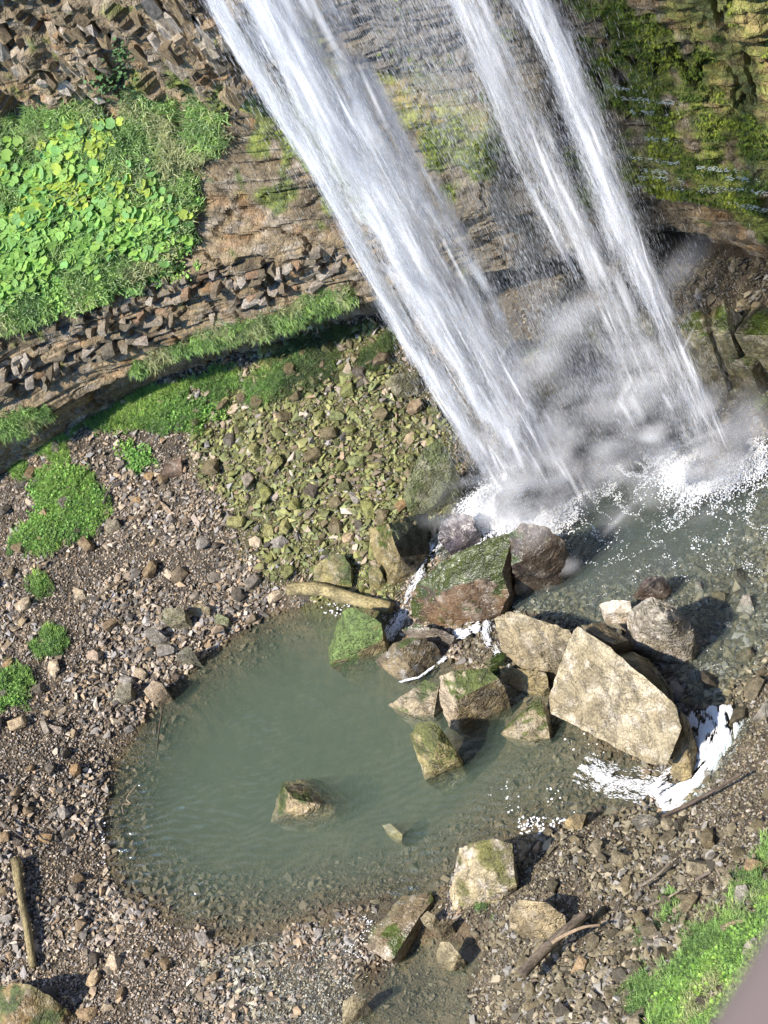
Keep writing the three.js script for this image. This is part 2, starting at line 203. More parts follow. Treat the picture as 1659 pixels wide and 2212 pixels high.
function cliffColour(x, y, z) {
  const s = along(x, z), f = fbm(s * 1.1, y * 2.2, 5, 4), g = fbm(s * 4, y * 9, 7, 4), h = fbm(s * 9, y * 22, 3, 3);
  let c = blend([0.30, 0.235, 0.145], [0.17, 0.135, 0.085], smooth(0.35, 0.65, f));
  c = blend(c, [0.36, 0.32, 0.27], smooth(0.56, 0.68, g) * 0.7);
  c = blend(c, [0.10, 0.085, 0.06], smooth(0.55, 0.75, h) * 0.6);
  c = blend(c, [0.34, 0.20, 0.09], smooth(0.62, 0.72, fbm(s * 2.3, y * 3, 31, 3)) * 0.5);
  c = blend(c, times([0.17, 0.155, 0.125], 0.75 + 0.5 * g), 0.75 * smooth(-12.6, -10.6, s + 1.5 * (f - 0.5)) * (1 - smooth(-6.2, -5.2, s)));
  const gm = near(goldMarks, x, y, z); c = blend(c, blend([0.30, 0.25, 0.09], [0.24, 0.27, 0.05], smooth(0.4, 0.6, g)), smooth(0.25, 0.5, gm + 0.6 * (g - 0.5)) * 0.8);
  const dm = near(wetShadeMarks, x, y, z); c = blend(c, [0.125, 0.12, 0.12], smooth(0.1, 0.45, dm + 0.6 * (f - 0.5)) * 0.7);
  const mm = near(mossMarks, x, y, z); c = blend(c, blend([0.075, 0.115, 0.022], [0.19, 0.235, 0.04], smooth(0.38, 0.62, h)), smooth(0.30, 0.5, mm * 0.9 + 1.5 * (fbm(s * 3.2, y * 2.4, 12, 4) - 0.5)) * 0.92);
  return c;
}
// ---------------------------------------------------------------- cliff (setting)
{
  const AZ0 = -26, AZ1 = 40, STEP = 0.105, cols = Math.round((AZ1 - AZ0) / STEP) + 1;
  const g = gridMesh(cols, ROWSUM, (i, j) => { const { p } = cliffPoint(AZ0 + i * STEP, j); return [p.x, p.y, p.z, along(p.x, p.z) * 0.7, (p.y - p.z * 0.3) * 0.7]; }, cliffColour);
  { const ix = g.index.array; for (let i = 0; i < ix.length; i += 3) { const t = ix[i]; ix[i] = ix[i + 1]; ix[i + 1] = t; } g.computeVertexNormals(); }
  g.deleteAttribute('normal'); var cliff = add(new THREE.Mesh(g, M.cliff), 'cliff'); cliff.userData = { kind: 'structure', label: 'layered brown shale cliff curving behind the waterfall' };
}
// ---------------------------------------------------------------- ground (setting)
const upperPoly = [[960, 1010], [1000, 940], [1150, 940], [1300, 930], [1450, 900], [1560, 890], [1700, 930], [1760, 1100], [1760, 1330], [1680, 1400], [1640, 1480], [1590, 1540], [1520, 1540], [1450, 1440], [1390, 1340], [1300, 1360], [1220, 1345], [1150, 1325], [1090, 1310], [1060, 1200], [960, 1220], [930, 1180]];
const pondPoly = [[860, 2040], [930, 1990], [1010, 1990], [1040, 2060], [1000, 2150], [1040, 2260], [780, 2300], [760, 2120], [800, 2080], [850, 2090]];
const poolPoly = [[180, 1850], [200, 1700], [260, 1580], [330, 1490], [430, 1400], [520, 1330], [650, 1290], [720, 1270], [840, 1270], [880, 1310], [1000, 1340], [1120, 1420], [1230, 1480], [1320, 1600], [1420, 1680], [1480, 1740], [1420, 1790], [1300, 1780], [1220, 1800], [1150, 1840], [980, 1880], [950, 2000], [900, 1980], [800, 2040], [700, 2040], [560, 2060], [420, 2030], [260, 1990]];
const algaeMarks = [[760, 960, 1.9], [650, 1050, 1.6], [800, 1060, 1.4], [560, 980, 1.2], [700, 880, 1.2], [720, 1160, 1.2], [830, 900, 1.0]].map(([X, Y, r]) => { const p = spot(X, Y, 1.4); return [p.x, 0, p.z, r]; });
const algae = (x, z) => near(algaeMarks, x, 0, z);
{
  const xs = [], zs = [], S = 0.085;
  for (let x = -13; x <= 12; x += S) xs.push(x); for (let x = 13; x < 60; x *= 1.25) { xs.push(x); xs.unshift(-x - 1); } xs.sort((a, b) => a - b);
  for (let z = -32; z <= -8.2; z += S) zs.push(z); zs.unshift(-60, -45, -38, -34);
  const g = gridMesh(xs.length, zs.length, (i, j) => { const x = xs[i], z = zs[j]; return [x, bumpy(x, z), z, x * 0.7, z * 0.7]; }, (x, y, z) => {
    const f = fbm(x * 2, z * 2, 3, 4), g2 = fbm(x * 9, z * 9, 5, 3);
    let c = blend([0.10, 0.078, 0.052], [0.05, 0.04, 0.03], f); c = blend(c, [0.16, 0.13, 0.095], smooth(0.55, 0.7, g2));
    const [X, Y] = sheet(x, y, z); if ((y < 0.03 && inPoly(poolPoly, X, Y)) || inPoly(pondPoly, X, Y)) c = blend([0.17, 0.125, 0.072], [0.12, 0.09, 0.055], smooth(0.4, 0.6, f));
    if (algae(x, z) > 0.1) c = blend(c, [0.10, 0.105, 0.035], 0.75);
    return c;
  });
  add(new THREE.Mesh(g, M.ground), 'ground').userData = { kind: 'structure', label: 'stony brown gorge floor round the pools' };
  // the bank under the lookout, out of the picture
  const b = gridMesh(50, 40, (i, j) => { const x = -26 + i * 1.2, t = j / 39, z = -8.35 + 9.5 * t, y = t < 0.85 ? mixv(bumpy(clamp(x, -19, 17), -8.3), 24.2, Math.pow(t / 0.85, 1.25)) : 24.2; return [x, y + (j > 0 && t < 0.8 ? 0.8 * (fbm(x * 0.6, y * 0.6, z) - 0.5) : 0), z, x * 0.5, y * 0.5]; }, () => [0.16, 0.13, 0.09]);
  add(new THREE.Mesh(b, M.ground), 'bank').userData = { kind: 'structure', label: 'steep bank below the lookout' };
}
// ---------------------------------------------------------------- rock blocks of the left-hand beds, each a part of the cliff
const unitBlocks = Array.from({ length: 14 }, () => {
  const pts = []; for (const x of [-1, 1]) for (const y of [-1, 1]) for (const z of [-1, 1]) { pts.push(new THREE.Vector3(x * rr(0.18, 0.54), y * rr(0.22, 0.52), z * rr(0.2, 0.55))); if (rnd() < 0.5) pts.push(new THREE.Vector3(x * rr(0.2, 0.5), y * rr(0.3, 0.5), z * 0.5)); }
  return boxUV(new ConvexGeometry(pts), 0.6);
});
const toned = (c, extra = {}) => new THREE.MeshStandardMaterial({ color: new THREE.Color().setRGB(...c), map: rockTone, bumpMap: rockGrain, bumpScale: 0.02, roughness: 0.8, ...extra });
const blockTones = [[0.40, 0.35, 0.28], [0.30, 0.255, 0.19], [0.38, 0.33, 0.28], [0.22, 0.185, 0.13], [0.46, 0.42, 0.37], [0.33, 0.27, 0.2], [0.16, 0.14, 0.105], [0.27, 0.24, 0.18], [0.34, 0.23, 0.15]].map((c) => toned(c));
function cliffBlock(az, k, w, h, d, out, name, mats, tilt = 0.12) {
  const { p, n } = cliffPoint(az, k); const m = new THREE.Mesh(unitBlocks[(rnd() * 14) | 0], mats[(rnd() * mats.length) | 0]);
  m.position.copy(p).addScaledVector(n, out); m.scale.set(w, h, d);
  m.rotation.set(rr(-tilt, tilt), Math.atan2(n.x, n.z) + rr(-0.35, 0.35), rr(-tilt, tilt), 'YXZ'); return add(m, name, cliff);
}
{
  let count = 0;
  const strataStart = ROWS.slice(0, 6).reduce((a, b) => a + b);
  for (let row = 0; row < 11; row++) for (let az = -14.5; az < 4.9;) {
    const w = rnd() < 0.25 ? rr(0.28, 0.55) : rr(0.12, 0.28), gap = fbm(az * 0.5, row * 1.7, 11, 3);
    az += w / 27.5 * 57.3 * rr(0.85, 1.3);
    if (gap < 0.5 || count >= 300) continue;
    cliffBlock(az, strataStart + 2 + row * 4.5 + rr(-1.6, 1.6), w, rr(0.05, 0.2), rr(0.2, 0.5), rr(-0.12, 0.06), 'rock_block', blockTones, 0.22); count++;
  }
  // brown slabs in the upper face, and pale ones with sunlight put into their colour
  const sunlitTones = [[0.52, 0.45, 0.35], [0.44, 0.36, 0.26], [0.33, 0.25, 0.15], [0.55, 0.50, 0.44]].map((c) => toned(c)), brownTones = [[0.26, 0.2, 0.12], [0.2, 0.15, 0.09], [0.33, 0.26, 0.15]].map((c) => toned(c));
  const upper = ROWS.slice(0, 8).reduce((a, b) => a + b);
  for (let i = 0; i < 55; i++) { const az = rr(-9, 4.6), k = upper + rr(6, 110); const b = cliffBlock(az, k, rr(0.12, 0.34), rr(0.2, 0.6), rr(0.18, 0.4), rr(-0.18, 0.0), 'rock_slab', brownTones, 0.3); b.rotateZ(rr(0.0, 0.35)); }
  for (const [X, Y, n, R] of [[400, 60, 9, 34], [440, 95, 14, 34], [380, 100, 8, 26], [410, 120, 8, 30], [175, 38, 6, 22], [140, 95, 6, 22], [48, 125, 5, 22], [162, 140, 6, 22], [195, 185, 5, 24], [215, 95, 4, 20], [150, 170, 5, 24], [20, 60, 3, 26]]) for (let i = 0; i < n; i++) {
    const m = mark(X + gauss() * R, Y + gauss() * R, 1), b = new THREE.Mesh(unitBlocks[(rnd() * 14) | 0], sunlitTones[(rnd() * 4) | 0]); b.position.set(m[0] - 0.04, m[1], m[2] + 0.1); b.scale.set(rr(0.12, 0.3), rr(0.2, 0.65), rr(0.15, 0.3)); b.rotation.set(rr(-0.3, 0.3), rr(-0.5, 0.2), rr(-0.1, 0.3), 'YXZ'); add(b, 'rock_slab', cliff); }
}
// ---------------------------------------------------------------- boulders
const tess = new TessellateModifier(0.075, 8);
function boulder(name, label, [ox, oy], verts, o = {}) {            // verts: zoomed photo x, y and height in metres
  const pts = [];
  const tops = verts.map(([zx, zy, h]) => spot(ox + zx / 3, oy + zy / 3, h)), mx = tops.reduce((a, p) => a + p.x, 0) / tops.length, mz = tops.reduce((a, p) => a + p.z, 0) / tops.length;
  for (const p of tops) pts.push(p, new THREE.Vector3(mixv(p.x, mx, o.taper ?? 0.3), Math.min(p.y - 0.05, o.base ?? land(p.x, p.z) - 0.25), mixv(p.z, mz, o.taper ?? 0.3)));
  const cen = pts.reduce((a, p) => a.add(p), new THREE.Vector3()).multiplyScalar(1 / pts.length), foot = Math.min(...pts.map((p) => p.y));
  cen.y = foot;
  for (const p of pts) p.sub(cen);
  let g = new ConvexGeometry(pts); g.deleteAttribute('normal'); if (g.index) g = g.toNonIndexed(); g = tess.modify(g); if (g.index) g = g.toNonIndexed();
  { // uv in metres on each facet of the rough block
    const P = g.attributes.position, uv = new Float32Array(P.count * 2), a = new THREE.Vector3(), b = new THREE.Vector3(), c = new THREE.Vector3(), nn = new THREE.Vector3(), t = new THREE.Vector3(), w = new THREE.Vector3();
    for (let i = 0; i < P.count; i += 3) { a.fromBufferAttribute(P, i); b.fromBufferAttribute(P, i + 1); c.fromBufferAttribute(P, i + 2); nn.copy(b).sub(a).cross(w.copy(c).sub(a)).normalize(); t.set(Math.round(nn.x * 20) / 20, Math.round(nn.y * 20) / 20, Math.round(nn.z * 20) / 20).normalize(); nn.copy(t); t.set(0.31, 0.2, 0.93).cross(nn).normalize(); w.copy(nn).cross(t); [a, b, c].forEach((v, k) => { uv[(i + k) * 2] = v.dot(t) * 0.55; uv[(i + k) * 2 + 1] = v.dot(w) * 0.55; }); }
    g.setAttribute('uv', new THREE.BufferAttribute(uv, 2));
  }
  const q = g.attributes.position, mid = new THREE.Vector3(0, (Math.max(...pts.map((p) => p.y))) * 0.45, 0), v = new THREE.Vector3();
  const axis = new THREE.Vector3(rr(-1, 1), rr(0.3, 1), rr(-1, 1)).normalize(); if (o.axis) axis.set(...o.axis).normalize();
  const A = o.rough ?? 0.055, s0 = rr(0, 90);
  for (let i = 0; i < q.count; i++) {
    v.fromBufferAttribute(q, i); const out = v.clone().sub(mid).normalize(), b = v.dot(axis), bd = b * 9 + 1.2 * fbm(v.x * 2 + s0, v.y * 2, v.z * 2, 2);
    const rid = Math.abs(fbm(v.x * 3.1 + s0, v.y * 3.1 + 4, v.z * 3.1, 4) - 0.5);
    const d = -A * 0.55 * smooth(0.04, 0.0, rid) + A * (2.0 * (fbm(v.x * 2.1 + s0, v.y * 2.1, v.z * 2.1, 4) - 0.5)) + A * (o.step ?? 0.4) * (hash(Math.floor(bd), s0, 1) - 0.5) + A * 0.8 * (fbm(v.x * 8 + s0, v.y * 8, v.z * 8, 3) - 0.5);
    v.addScaledVector(out, d); q.setXYZ(i, v.x, v.y, v.z);
  }
  g = toCreasedNormals(g, 0.85);
  const n = g.attributes.normal, p2 = g.attributes.position, col = new Float32Array(p2.count * 3);
  const base = o.rock ?? [0.33, 0.27, 0.175], dark = o.dark ?? times(base, 0.5), pale = o.pale ?? blend(base, [0.5, 0.46, 0.4], 0.45), mossC = o.mossColour ?? [0.10, 0.14, 0.03];
  for (let i = 0; i < p2.count; i++) {
    const x = p2.getX(i) + s0, y = p2.getY(i), z = p2.getZ(i), f = fbm(x * 1.8, y * 1.8, z * 1.8, 4), h = fbm(x * 7, y * 7, z * 7, 3), k = fbm(x * 3, y * 3 + 9, z * 3, 4);
    let c = blend(base, dark, smooth(0.48, 0.7, f)); c = blend(c, pale, smooth(0.54, 0.68, h) * 0.8);
    if (o.moss) c = blend(c, blend(mossC, times(mossC, 0.45), h), smooth(-0.05, 0.05, o.moss - 1 + k + (o.mossTop ?? 0.5) * (n.getY(i) - 0.5)));
    if (o.side) { const dd = n.getX(i) * o.side[0] + n.getY(i) * o.side[1] + n.getZ(i) * o.side[2]; c = blend(c, blend(o.side[3], times(o.side[3], 0.5), h), smooth(0.0, 0.12, dd - 0.5 + 0.2 * (k - 0.5))); }  // tints facets by direction
    col.set(c, i * 3);
  }
  g.setAttribute('color', new THREE.BufferAttribute(col, 3));
  const m = add(new THREE.Mesh(g, o.wet ? M.wetRock : M.rock), name); m.position.copy(cen); return tag(m, label, 'boulder');
}
const ZM = [553, 1106], ZR = [1106, 1106], ZB = [553, 1659], ZS = [1106, 1659], ZL = [0, 1659], ZE = [0, 1106], ZT = [553, 553], ZC = [0, 553];
const TAN = [0.35, 0.28, 0.165], OLIVE = [0.27, 0.24, 0.10], GREY = [0.30, 0.28, 0.25], BROWN = [0.19, 0.125, 0.075], WET_AND_SHADE = [0.07, 0.055, 0.05];
boulder('boulder', 'upright tan boulder with a wet green side face darkened as shade beside the log', ZM, [[735, 110, 0.95], [860, 75, 1.45], [960, 30, 1.3], [1110, 10, 1.0], [1115, 270, 0.5], [1080, 330, 0.4], [1045, 390, 0.3], [890, 500, 0.15], [850, 480, 0.2], [750, 250, 0.75], [900, 210, 1.35], [935, 290, 1.05]], { rock: [0.30, 0.25, 0.13], moss: 0.3, side: [0.75, 0.2, 0.5, [0.028, 0.04, 0.022]], wet: 1 });  // side tone: wet green rock with the shade of that face painted in
boulder('boulder', 'flat olive slab lying just above the log', ZM, [[370, 350, 0.6], [480, 280, 0.8], [560, 268, 0.8], [612, 350, 0.65], [618, 480, 0.3], [480, 475, 0.35], [375, 430, 0.4]], { rock: OLIVE, moss: 0.35, rough: 0.03 });
boulder('boulder', 'slim olive rock wedged between upright boulder and log', ZM, [[725, 375, 0.6], [780, 340, 0.75], [820, 400, 0.6], [850, 490, 0.2], [790, 545, 0.1], [740, 515, 0.2]], { rock: OLIVE, rough: 0.03 });
boulder('boulder', 'rock coated in bright green algae standing in the pool below the log', ZM, [[590, 622, 0.85], [650, 620, 1.0], [700, 650, 1.02], [810, 720, 0.75], [822, 820, 0.4], [770, 880, 0.12], [640, 940, 0.02], [480, 990, -0.02], [470, 880, 0.02], [560, 660, 0.72], [585, 680, 0.92], [535, 830, 0.45]], { rock: [0.34, 0.27, 0.13], moss: 0.85, mossTop: 0.9, mossColour: [0.20, 0.30, 0.09] });
boulder('boulder', 'brown and grey rock edged by a white foam line in mid pool', ZM, [[780, 960, 0.2], [800, 995, 0.02], [940, 1095, 0], [1010, 1060, 0.0], [1150, 970, 0.05], [1190, 900, 0.25], [1170, 850, 0.5], [1080, 805, 0.75], [960, 815, 0.75], [890, 850, 0.65], [945, 880, 0.75], [995, 1020, 0.3]], { rock: [0.25, 0.20, 0.12], moss: 0.25, pale: [0.4, 0.39, 0.37] });
boulder('boulder', 'pale tan rock half hidden behind the square mossy boulder', ZM, [[850, 1250, 0.02], [920, 1275, 0], [1000, 1312, 0], [1150, 1322, 0], [1195, 1260, 0.05], [1185, 1130, 0.6], [1100, 1085, 0.6], [1010, 1150, 0.4]], { rock: [0.36, 0.30, 0.2], moss: 0.38 });
boulder('boulder', 'square boulder with moss on top and a left face coloured cream as sunlit', ZM, [[1180, 1062, 0.95], [1300, 1030, 1.05], [1500, 1010, 1.0], [1570, 1080, 0.9], [1292, 1225, 0.8], [1620, 1150, 0.55], [1605, 1270, 0.02], [1450, 1345, 0], [1312, 1412, 0], [1250, 1400, 0.0], [1205, 1240, 0.4]], { rock: [0.26, 0.21, 0.12], moss: 0.5, mossTop: 1.0, mossColour: [0.11, 0.15, 0.025], side: [-0.95, 0.1, 0.25, [0.62, 0.52, 0.38]] });  // cream side tone paints the sunlight on the left face
boulder('boulder', 'pointed yellow green rock ending in a tip in the pool', ZM, [[1030, 1370, 0.85], [1130, 1350, 0.95], [1200, 1400, 0.85], [1290, 1530, 0.5], [1312, 1610, 0.2], [1210, 1690, 0.0], [1095, 1745, -0.06], [1060, 1640, 0.05], [1000, 1450, 0.55], [1180, 1480, 0.8]], { rock: [0.33, 0.29, 0.13], moss: 0.45, mossColour: [0.17, 0.19, 0.05] });
boulder('boulder', 'large brown boulder with green mossy top below the falls', [0, 0], [[885, 1300, 0.55], [900, 1260, 0.95], [950, 1215, 1.25], [1050, 1165, 1.5], [1112, 1150, 1.6], [1085, 1235, 1.35], [1100, 1285, 0.9], [1080, 1330, 0.45], [1040, 1340, 0.32], [980, 1358, 0.25], [890, 1335, 0.3], [960, 1275, 1.05]].map(([a, b, c]) => [a * 3, b * 3, c]), { rock: BROWN, dark: [0.10, 0.07, 0.045], moss: 0.5, mossTop: 1.15, mossColour: [0.075, 0.10, 0.02], wet: 1, rough: 0.06, step: 0.1 });
boulder('boulder', 'wet block coloured dark as in shade with a sharp peak against the white splash', ZR, [[-15, 150, 1.75], [60, 68, 2.0], [100, 75, 1.95], [215, 100, 1.8], [340, 190, 1.4], [352, 390, 0.6], [320, 450, 0.5], [180, 482, 0.48], [20, 530, 0.5], [0, 345, 1.35], [65, 320, 1.45]], { rock: [0.115, 0.088, 0.066], dark: WET_AND_SHADE, wet: 1, side: [0.8, 0.15, -0.1, WET_AND_SHADE], moss: 0.35, mossColour: [0.07, 0.10, 0.02] });  // wet stone, darkened further with shade painted into base and side tones
boulder('boulder', 'dark purplish rock with foam running over it left of the splash', ZM, [[1180, 180, 0.85], [1200, 60, 1.0], [1290, 0, 1.05], [1400, 20, 1.0], [1430, 120, 0.85], [1350, 220, 0.65], [1250, 260, 0.6]], { rock: [0.15, 0.13, 0.14], dark: [0.07, 0.06, 0.07], wet: 1 });
boulder('boulder', 'big green slab at the left foot of the falls', ZT, [[1180, 1180, 1.9], [1230, 1230, 1.8], [1270, 1320, 1.55], [1265, 1450, 1.15], [1140, 1640, 0.75], [1000, 1675, 0.85], [950, 1560, 1.2], [1000, 1390, 1.75], [1090, 1240, 2.0]], { rock: [0.22, 0.24, 0.12], moss: 0.5, mossColour: [0.17, 0.21, 0.08], rough: 0.035 });
boulder('boulder', 'grey green square slab under the undercut beside the falls', ZT, [[830, 820, 2.15], [890, 770, 2.4], [1050, 740, 2.3], [1058, 895, 1.75], [910, 922, 1.85]], { rock: [0.25, 0.24, 0.13], moss: 0.3, mossColour: [0.17, 0.18, 0.08], rough: 0.03 });
boulder('boulder', 'rounded grey boulder with swirling grain above the big slab', ZR, [[750, 720, 0.95], [790, 620, 1.4], [850, 560, 1.6], [905, 545, 1.65], [1040, 600, 1.6], [1160, 700, 1.35], [1182, 860, 0.8], [1160, 955, 0.5], [1060, 978, 0.42], [900, 925, 0.5], [790, 905, 0.6], [860, 700, 1.6], [1000, 700, 1.75]], { rock: [0.36, 0.33, 0.27], dark: [0.15, 0.12, 0.08], pale: [0.58, 0.55, 0.52], rough: 0.08, axis: [1, 0.5, 0.2] });
boulder('boulder', 'small block with a white top and dark side left of the grey boulder', ZR, [[565, 600, 0.9], [650, 572, 1.0], [765, 580, 1.0], [778, 650, 0.85], [600, 655, 0.85], [600, 712, 0.55], [750, 745, 0.45], [772, 690, 0.55]], { rock: [0.6, 0.54, 0.45], pale: [0.75, 0.7, 0.64], dark: [0.4, 0.32, 0.24], side: [0.5, -0.1, 0.8, [0.10, 0.07, 0.055]], rough: 0.03, wet: 1 });  // near-black side tone paints the shade of the face turned from the sun
boulder('boulder', 'dark wet rock in the current behind the grey boulder', ZR, [[780, 540, 0.7], [860, 425, 0.85], [970, 410, 1.0], [1040, 500, 0.55], [990, 560, 0.48], [880, 570, 0.5], [800, 562, 0.52]], { rock: [0.10, 0.075, 0.06], dark: WET_AND_SHADE, wet: 1 });
boulder('boulder', 'blocky tan boulder joined to the left end of the big slab', ZR, [[-115, 690, 1.0], [0, 655, 1.15], [130, 690, 1.25], [370, 760, 1.3], [392, 800, 1.25], [360, 920, 0.9], [300, 1010, 0.55], [220, 1040, 0.42], [60, 1000, 0.42], [-60, 900, 0.55]], { rock: [0.34, 0.285, 0.18], moss: 0.15, rough: 0.08 });
boulder('boulder', 'low tan block under the blocky boulder beside the big slab', ZR, [[-80, 1000, 0.35], [0, 1000, 0.45], [222, 1042, 0.5], [240, 1120, 0.3], [200, 1190, 0.02], [60, 1155, 0.02], [-60, 1100, 0.05]], { rock: [0.33, 0.27, 0.14] });
{
  const b = boulder('boulder', 'largest pale tan slab tilted over the right side of the pool', ZR, [[400, 770], [430, 745], [640, 872], [890, 1140], [1062, 1250], [1100, 1400], [1005, 1640], [860, 1625], [560, 1462], [222, 1292], [240, 1190], [310, 1000], [370, 900]].map(([x, y]) => [x, y, 1.5 + 0.00146 * (x - 402) - 0.00194 * (y - 777)]), { rock: [0.40, 0.35, 0.24], dark: [0.29, 0.245, 0.155], pale: [0.54, 0.49, 0.41], rough: 0.05, taper: 0.6, step: 0.12 });
}
boulder('boulder', 'narrow end piece split off the big slab by a crack', ZR, [[1092, 1290, 1.2], [1135, 1330, 1.05], [1182, 1480, 0.65], [1165, 1720, 0.25], [1100, 1745, 0.22], [1025, 1690, 0.3], [1122, 1410, 0.85]], { rock: [0.36, 0.29, 0.15], moss: 0.25, rough: 0.045 });
boulder('boulder', 'dark stepped slab behind the upper edge of the big slab', ZR, [[445, 735, 1.3], [600, 718, 1.25], [760, 830, 1.1], [765, 880, 0.95], [640, 930, 1.2], [650, 860, 1.4]], { rock: [0.16, 0.13, 0.08], dark: [0.07, 0.06, 0.04], wet: 1, moss: 0.2 });
boulder('boulder', 'dark mossy slab between grey boulder and big slab', ZR, [[640, 945, 1.35], [780, 900, 1.2], [885, 955, 1.0], [890, 1000, 0.9], [1035, 1145, 0.75], [1045, 1230, 0.7], [900, 1130, 1.3]], { rock: [0.15, 0.13, 0.07], dark: [0.06, 0.055, 0.035], wet: 1, moss: 0.5, mossColour: [0.06, 0.075, 0.02] });
boulder('boulder', 'small mossy topped rock in the water left of the big slab', ZR, [[-70, 1440, 0.0], [0, 1385, 0.3], [130, 1225, 0.6], [190, 1205, 0.6], [240, 1290, 0.3], [245, 1465, 0], [130, 1482, 0], [0, 1462, 0]], { rock: [0.33, 0.28, 0.18], moss: 0.5, mossTop: 1, mossColour: [0.14, 0.17, 0.04] });
boulder('boulder', 'tiny smooth green rock beside a foam patch between boulders', ZM, [[1480, 980, 0.4], [1560, 912, 0.55], [1612, 910, 0.5], [1602, 960, 0.35], [1500, 1012, 0.25]], { rock: [0.12, 0.18, 0.06], moss: 0.7, mossColour: [0.12, 0.19, 0.06], rough: 0.02, wet: 1 });
boulder('boulder', 'low wet grey rock under the large brown boulder', ZM, [[950, 770, 0.42], [1050, 722, 0.55], [1180, 760, 0.6], [1290, 800, 0.5], [1280, 852, 0.3], [1000, 815, 0.25]], { rock: [0.22, 0.19, 0.16], wet: 1, moss: 0.3 });
boulder('boulder', 'sunken rock whose tan tip breaks the surface in mid pool', ZB, [[95, 350, -0.42], [165, 95, -0.2], [300, 70, -0.25], [450, 80, -0.45], [640, 230, -0.6], [520, 290, -0.4], [400, 360, -0.7], [160, 170, 0.06], [190, 130, 0.22], [240, 200, 0.27], [390, 232, 0.1], [300, 300, 0.02], [215, 285, 0.02]], { rock: [0.40, 0.32, 0.19], moss: 0.3, base: -1.4 });
boulder('boulder', 'small square rock just under the water', ZB, [[820, 372, -0.14], [870, 360, -0.1], [950, 430, -0.14], [942, 482, -0.24], [850, 432, -0.26]], { rock: [0.34, 0.29, 0.14], base: -1.0, rough: 0.02 });
boulder('boulder', 'long slab half awash with foam along its lower edge', ZB, [[720, 1160, -0.02], [742, 1195, 0.0], [870, 1252, -0.05], [892, 1232, 0.0], [1062, 960, 0.12], [1150, 852, 0.1], [1140, 800, 0.0], [950, 830, -0.06], [730, 1050, -0.05], [845, 1140, 0.1]], { rock: [0.24, 0.19, 0.12], moss: 0.2, base: -0.6, wet: 1, rough: 0.035 });
boulder('boulder', 'small tan rock at the upper end of the awash slab', ZB, [[1060, 970, 0.2], [1110, 922, 0.3], [1162, 960, 0.2], [1142, 1032, -0.05], [1090, 1022, 0.0]], { rock: [0.34, 0.29, 0.18], rough: 0.025 });
boulder('boulder', 'small round brown rock at the head of the little pond', ZB, [[1165, 1022, 0.25], [1200, 982, 0.32], [1250, 1002, 0.22], [1252, 1060, -0.1], [1202, 1102, -0.15], [1165, 1062, 0.0]], { rock: [0.33, 0.27, 0.16], rough: 0.02 });
boulder('boulder', 'knobbly pale rock on the right shore of the little pond', ZB, [[1170, 1220, 0.0], [1200, 1132, 0.2], [1252, 1132, 0.2], [1322, 1210, 0.1], [1282, 1292, -0.15], [1192, 1292, -0.15]], { rock: [0.38, 0.33, 0.2], rough: 0.05 });
boulder('boulder', 'squarish grey tan block at the lower right edge of the pool', ZB, [[1310, 512, 0.65], [1400, 480, 0.85], [1530, 452, 0.95], [1660, 490, 0.9], [1685, 755, 0.5], [1642, 790, 0.3], [1560, 882, 0.02], [1280, 937, -0.05], [1250, 792, 0.25], [1290, 640, 0.5]], { rock: [0.42, 0.36, 0.23], pale: [0.52, 0.48, 0.43], moss: 0.3, mossColour: [0.2, 0.2, 0.05], axis: [0.3, 1, 0.5] });
boulder('boulder', 'buff boulder beside the driftwood on the lower right gravel', ZS, [[-15, 900, 0.9], [40, 852, 1.0], [220, 872, 1.0], [342, 960, 0.7], [352, 1032, 0.5], [242, 1117, 0.3], [100, 1082, 0.35], [-10, 1040, 0.5], [-25, 960, 0.7]], { rock: [0.44, 0.36, 0.22], rough: 0.04 });
boulder('boulder', 'cracked grey stone at the foot of the white cascade', ZS, [[770, 340, 0.5], [820, 302, 0.62], [900, 302, 0.6], [952, 340, 0.4], [922, 420, 0.2], [860, 412, 0.25], [800, 382, 0.35]], { rock: [0.33, 0.32, 0.28], rough: 0.025 });
boulder('boulder', 'olive tan rock at the pool edge above the right gravel', ZS, [[340, 340, 0.15], [400, 292, 0.25], [482, 302, 0.3], [452, 402, 0.08], [360, 397, 0.02]], { rock: [0.33, 0.26, 0.13], rough: 0.03 });
boulder('boulder', 'rock with pale left face at the bottom edge of the little pond', ZB, [[565, 1512, 0.2], [640, 1472, 0.28], [702, 1500, 0.12], [640, 1620, -0.15], [560, 1665, -0.15]], { rock: [0.42, 0.37, 0.24], rough: 0.03 });
boulder('boulder', 'large smooth olive brown boulder in the bottom left corner', ZL, [[-60, 1420, 1.1], [80, 1384, 1.2], [200, 1404, 1.25], [340, 1482, 0.95], [442, 1562, 0.6], [545, 1655, 0.25], [480, 1850, 0.1], [-60, 1850, 0.7]], { rock: [0.27, 0.19, 0.08], dark: [0.15, 0.13, 0.05], moss: 0.3, rough: 0.06 });
boulder('boulder', 'long grey brown stone standing at the left pool edge', ZE, [[720, 1260, 0.35], [770, 1110, 0.65], [850, 1110, 0.6], [850, 1190, 0.45], [790, 1312, 0.1], [730, 1302, 0.15]], { rock: [0.33, 0.3, 0.21], rough: 0.04 });
boulder('boulder', 'roof shaped brown stone at the left pool edge', ZE, [[930, 1160, 0.35], [990, 1092, 0.5], [1050, 1110, 0.5], [1082, 1170, 0.25], [1010, 1252, 0.05], [960, 1200, 0.25]], { rock: [0.32, 0.25, 0.17], rough: 0.035 });
boulder('boulder', 'mossy grey green stone above the left pool edge', ZE, [[1042, 700, 0.8], [1070, 622, 1.0], [1190, 622, 0.95], [1202, 700, 0.7], [1110, 752, 0.55]], { rock: [0.24, 0.22, 0.14], moss: 0.4, rough: 0.04 });
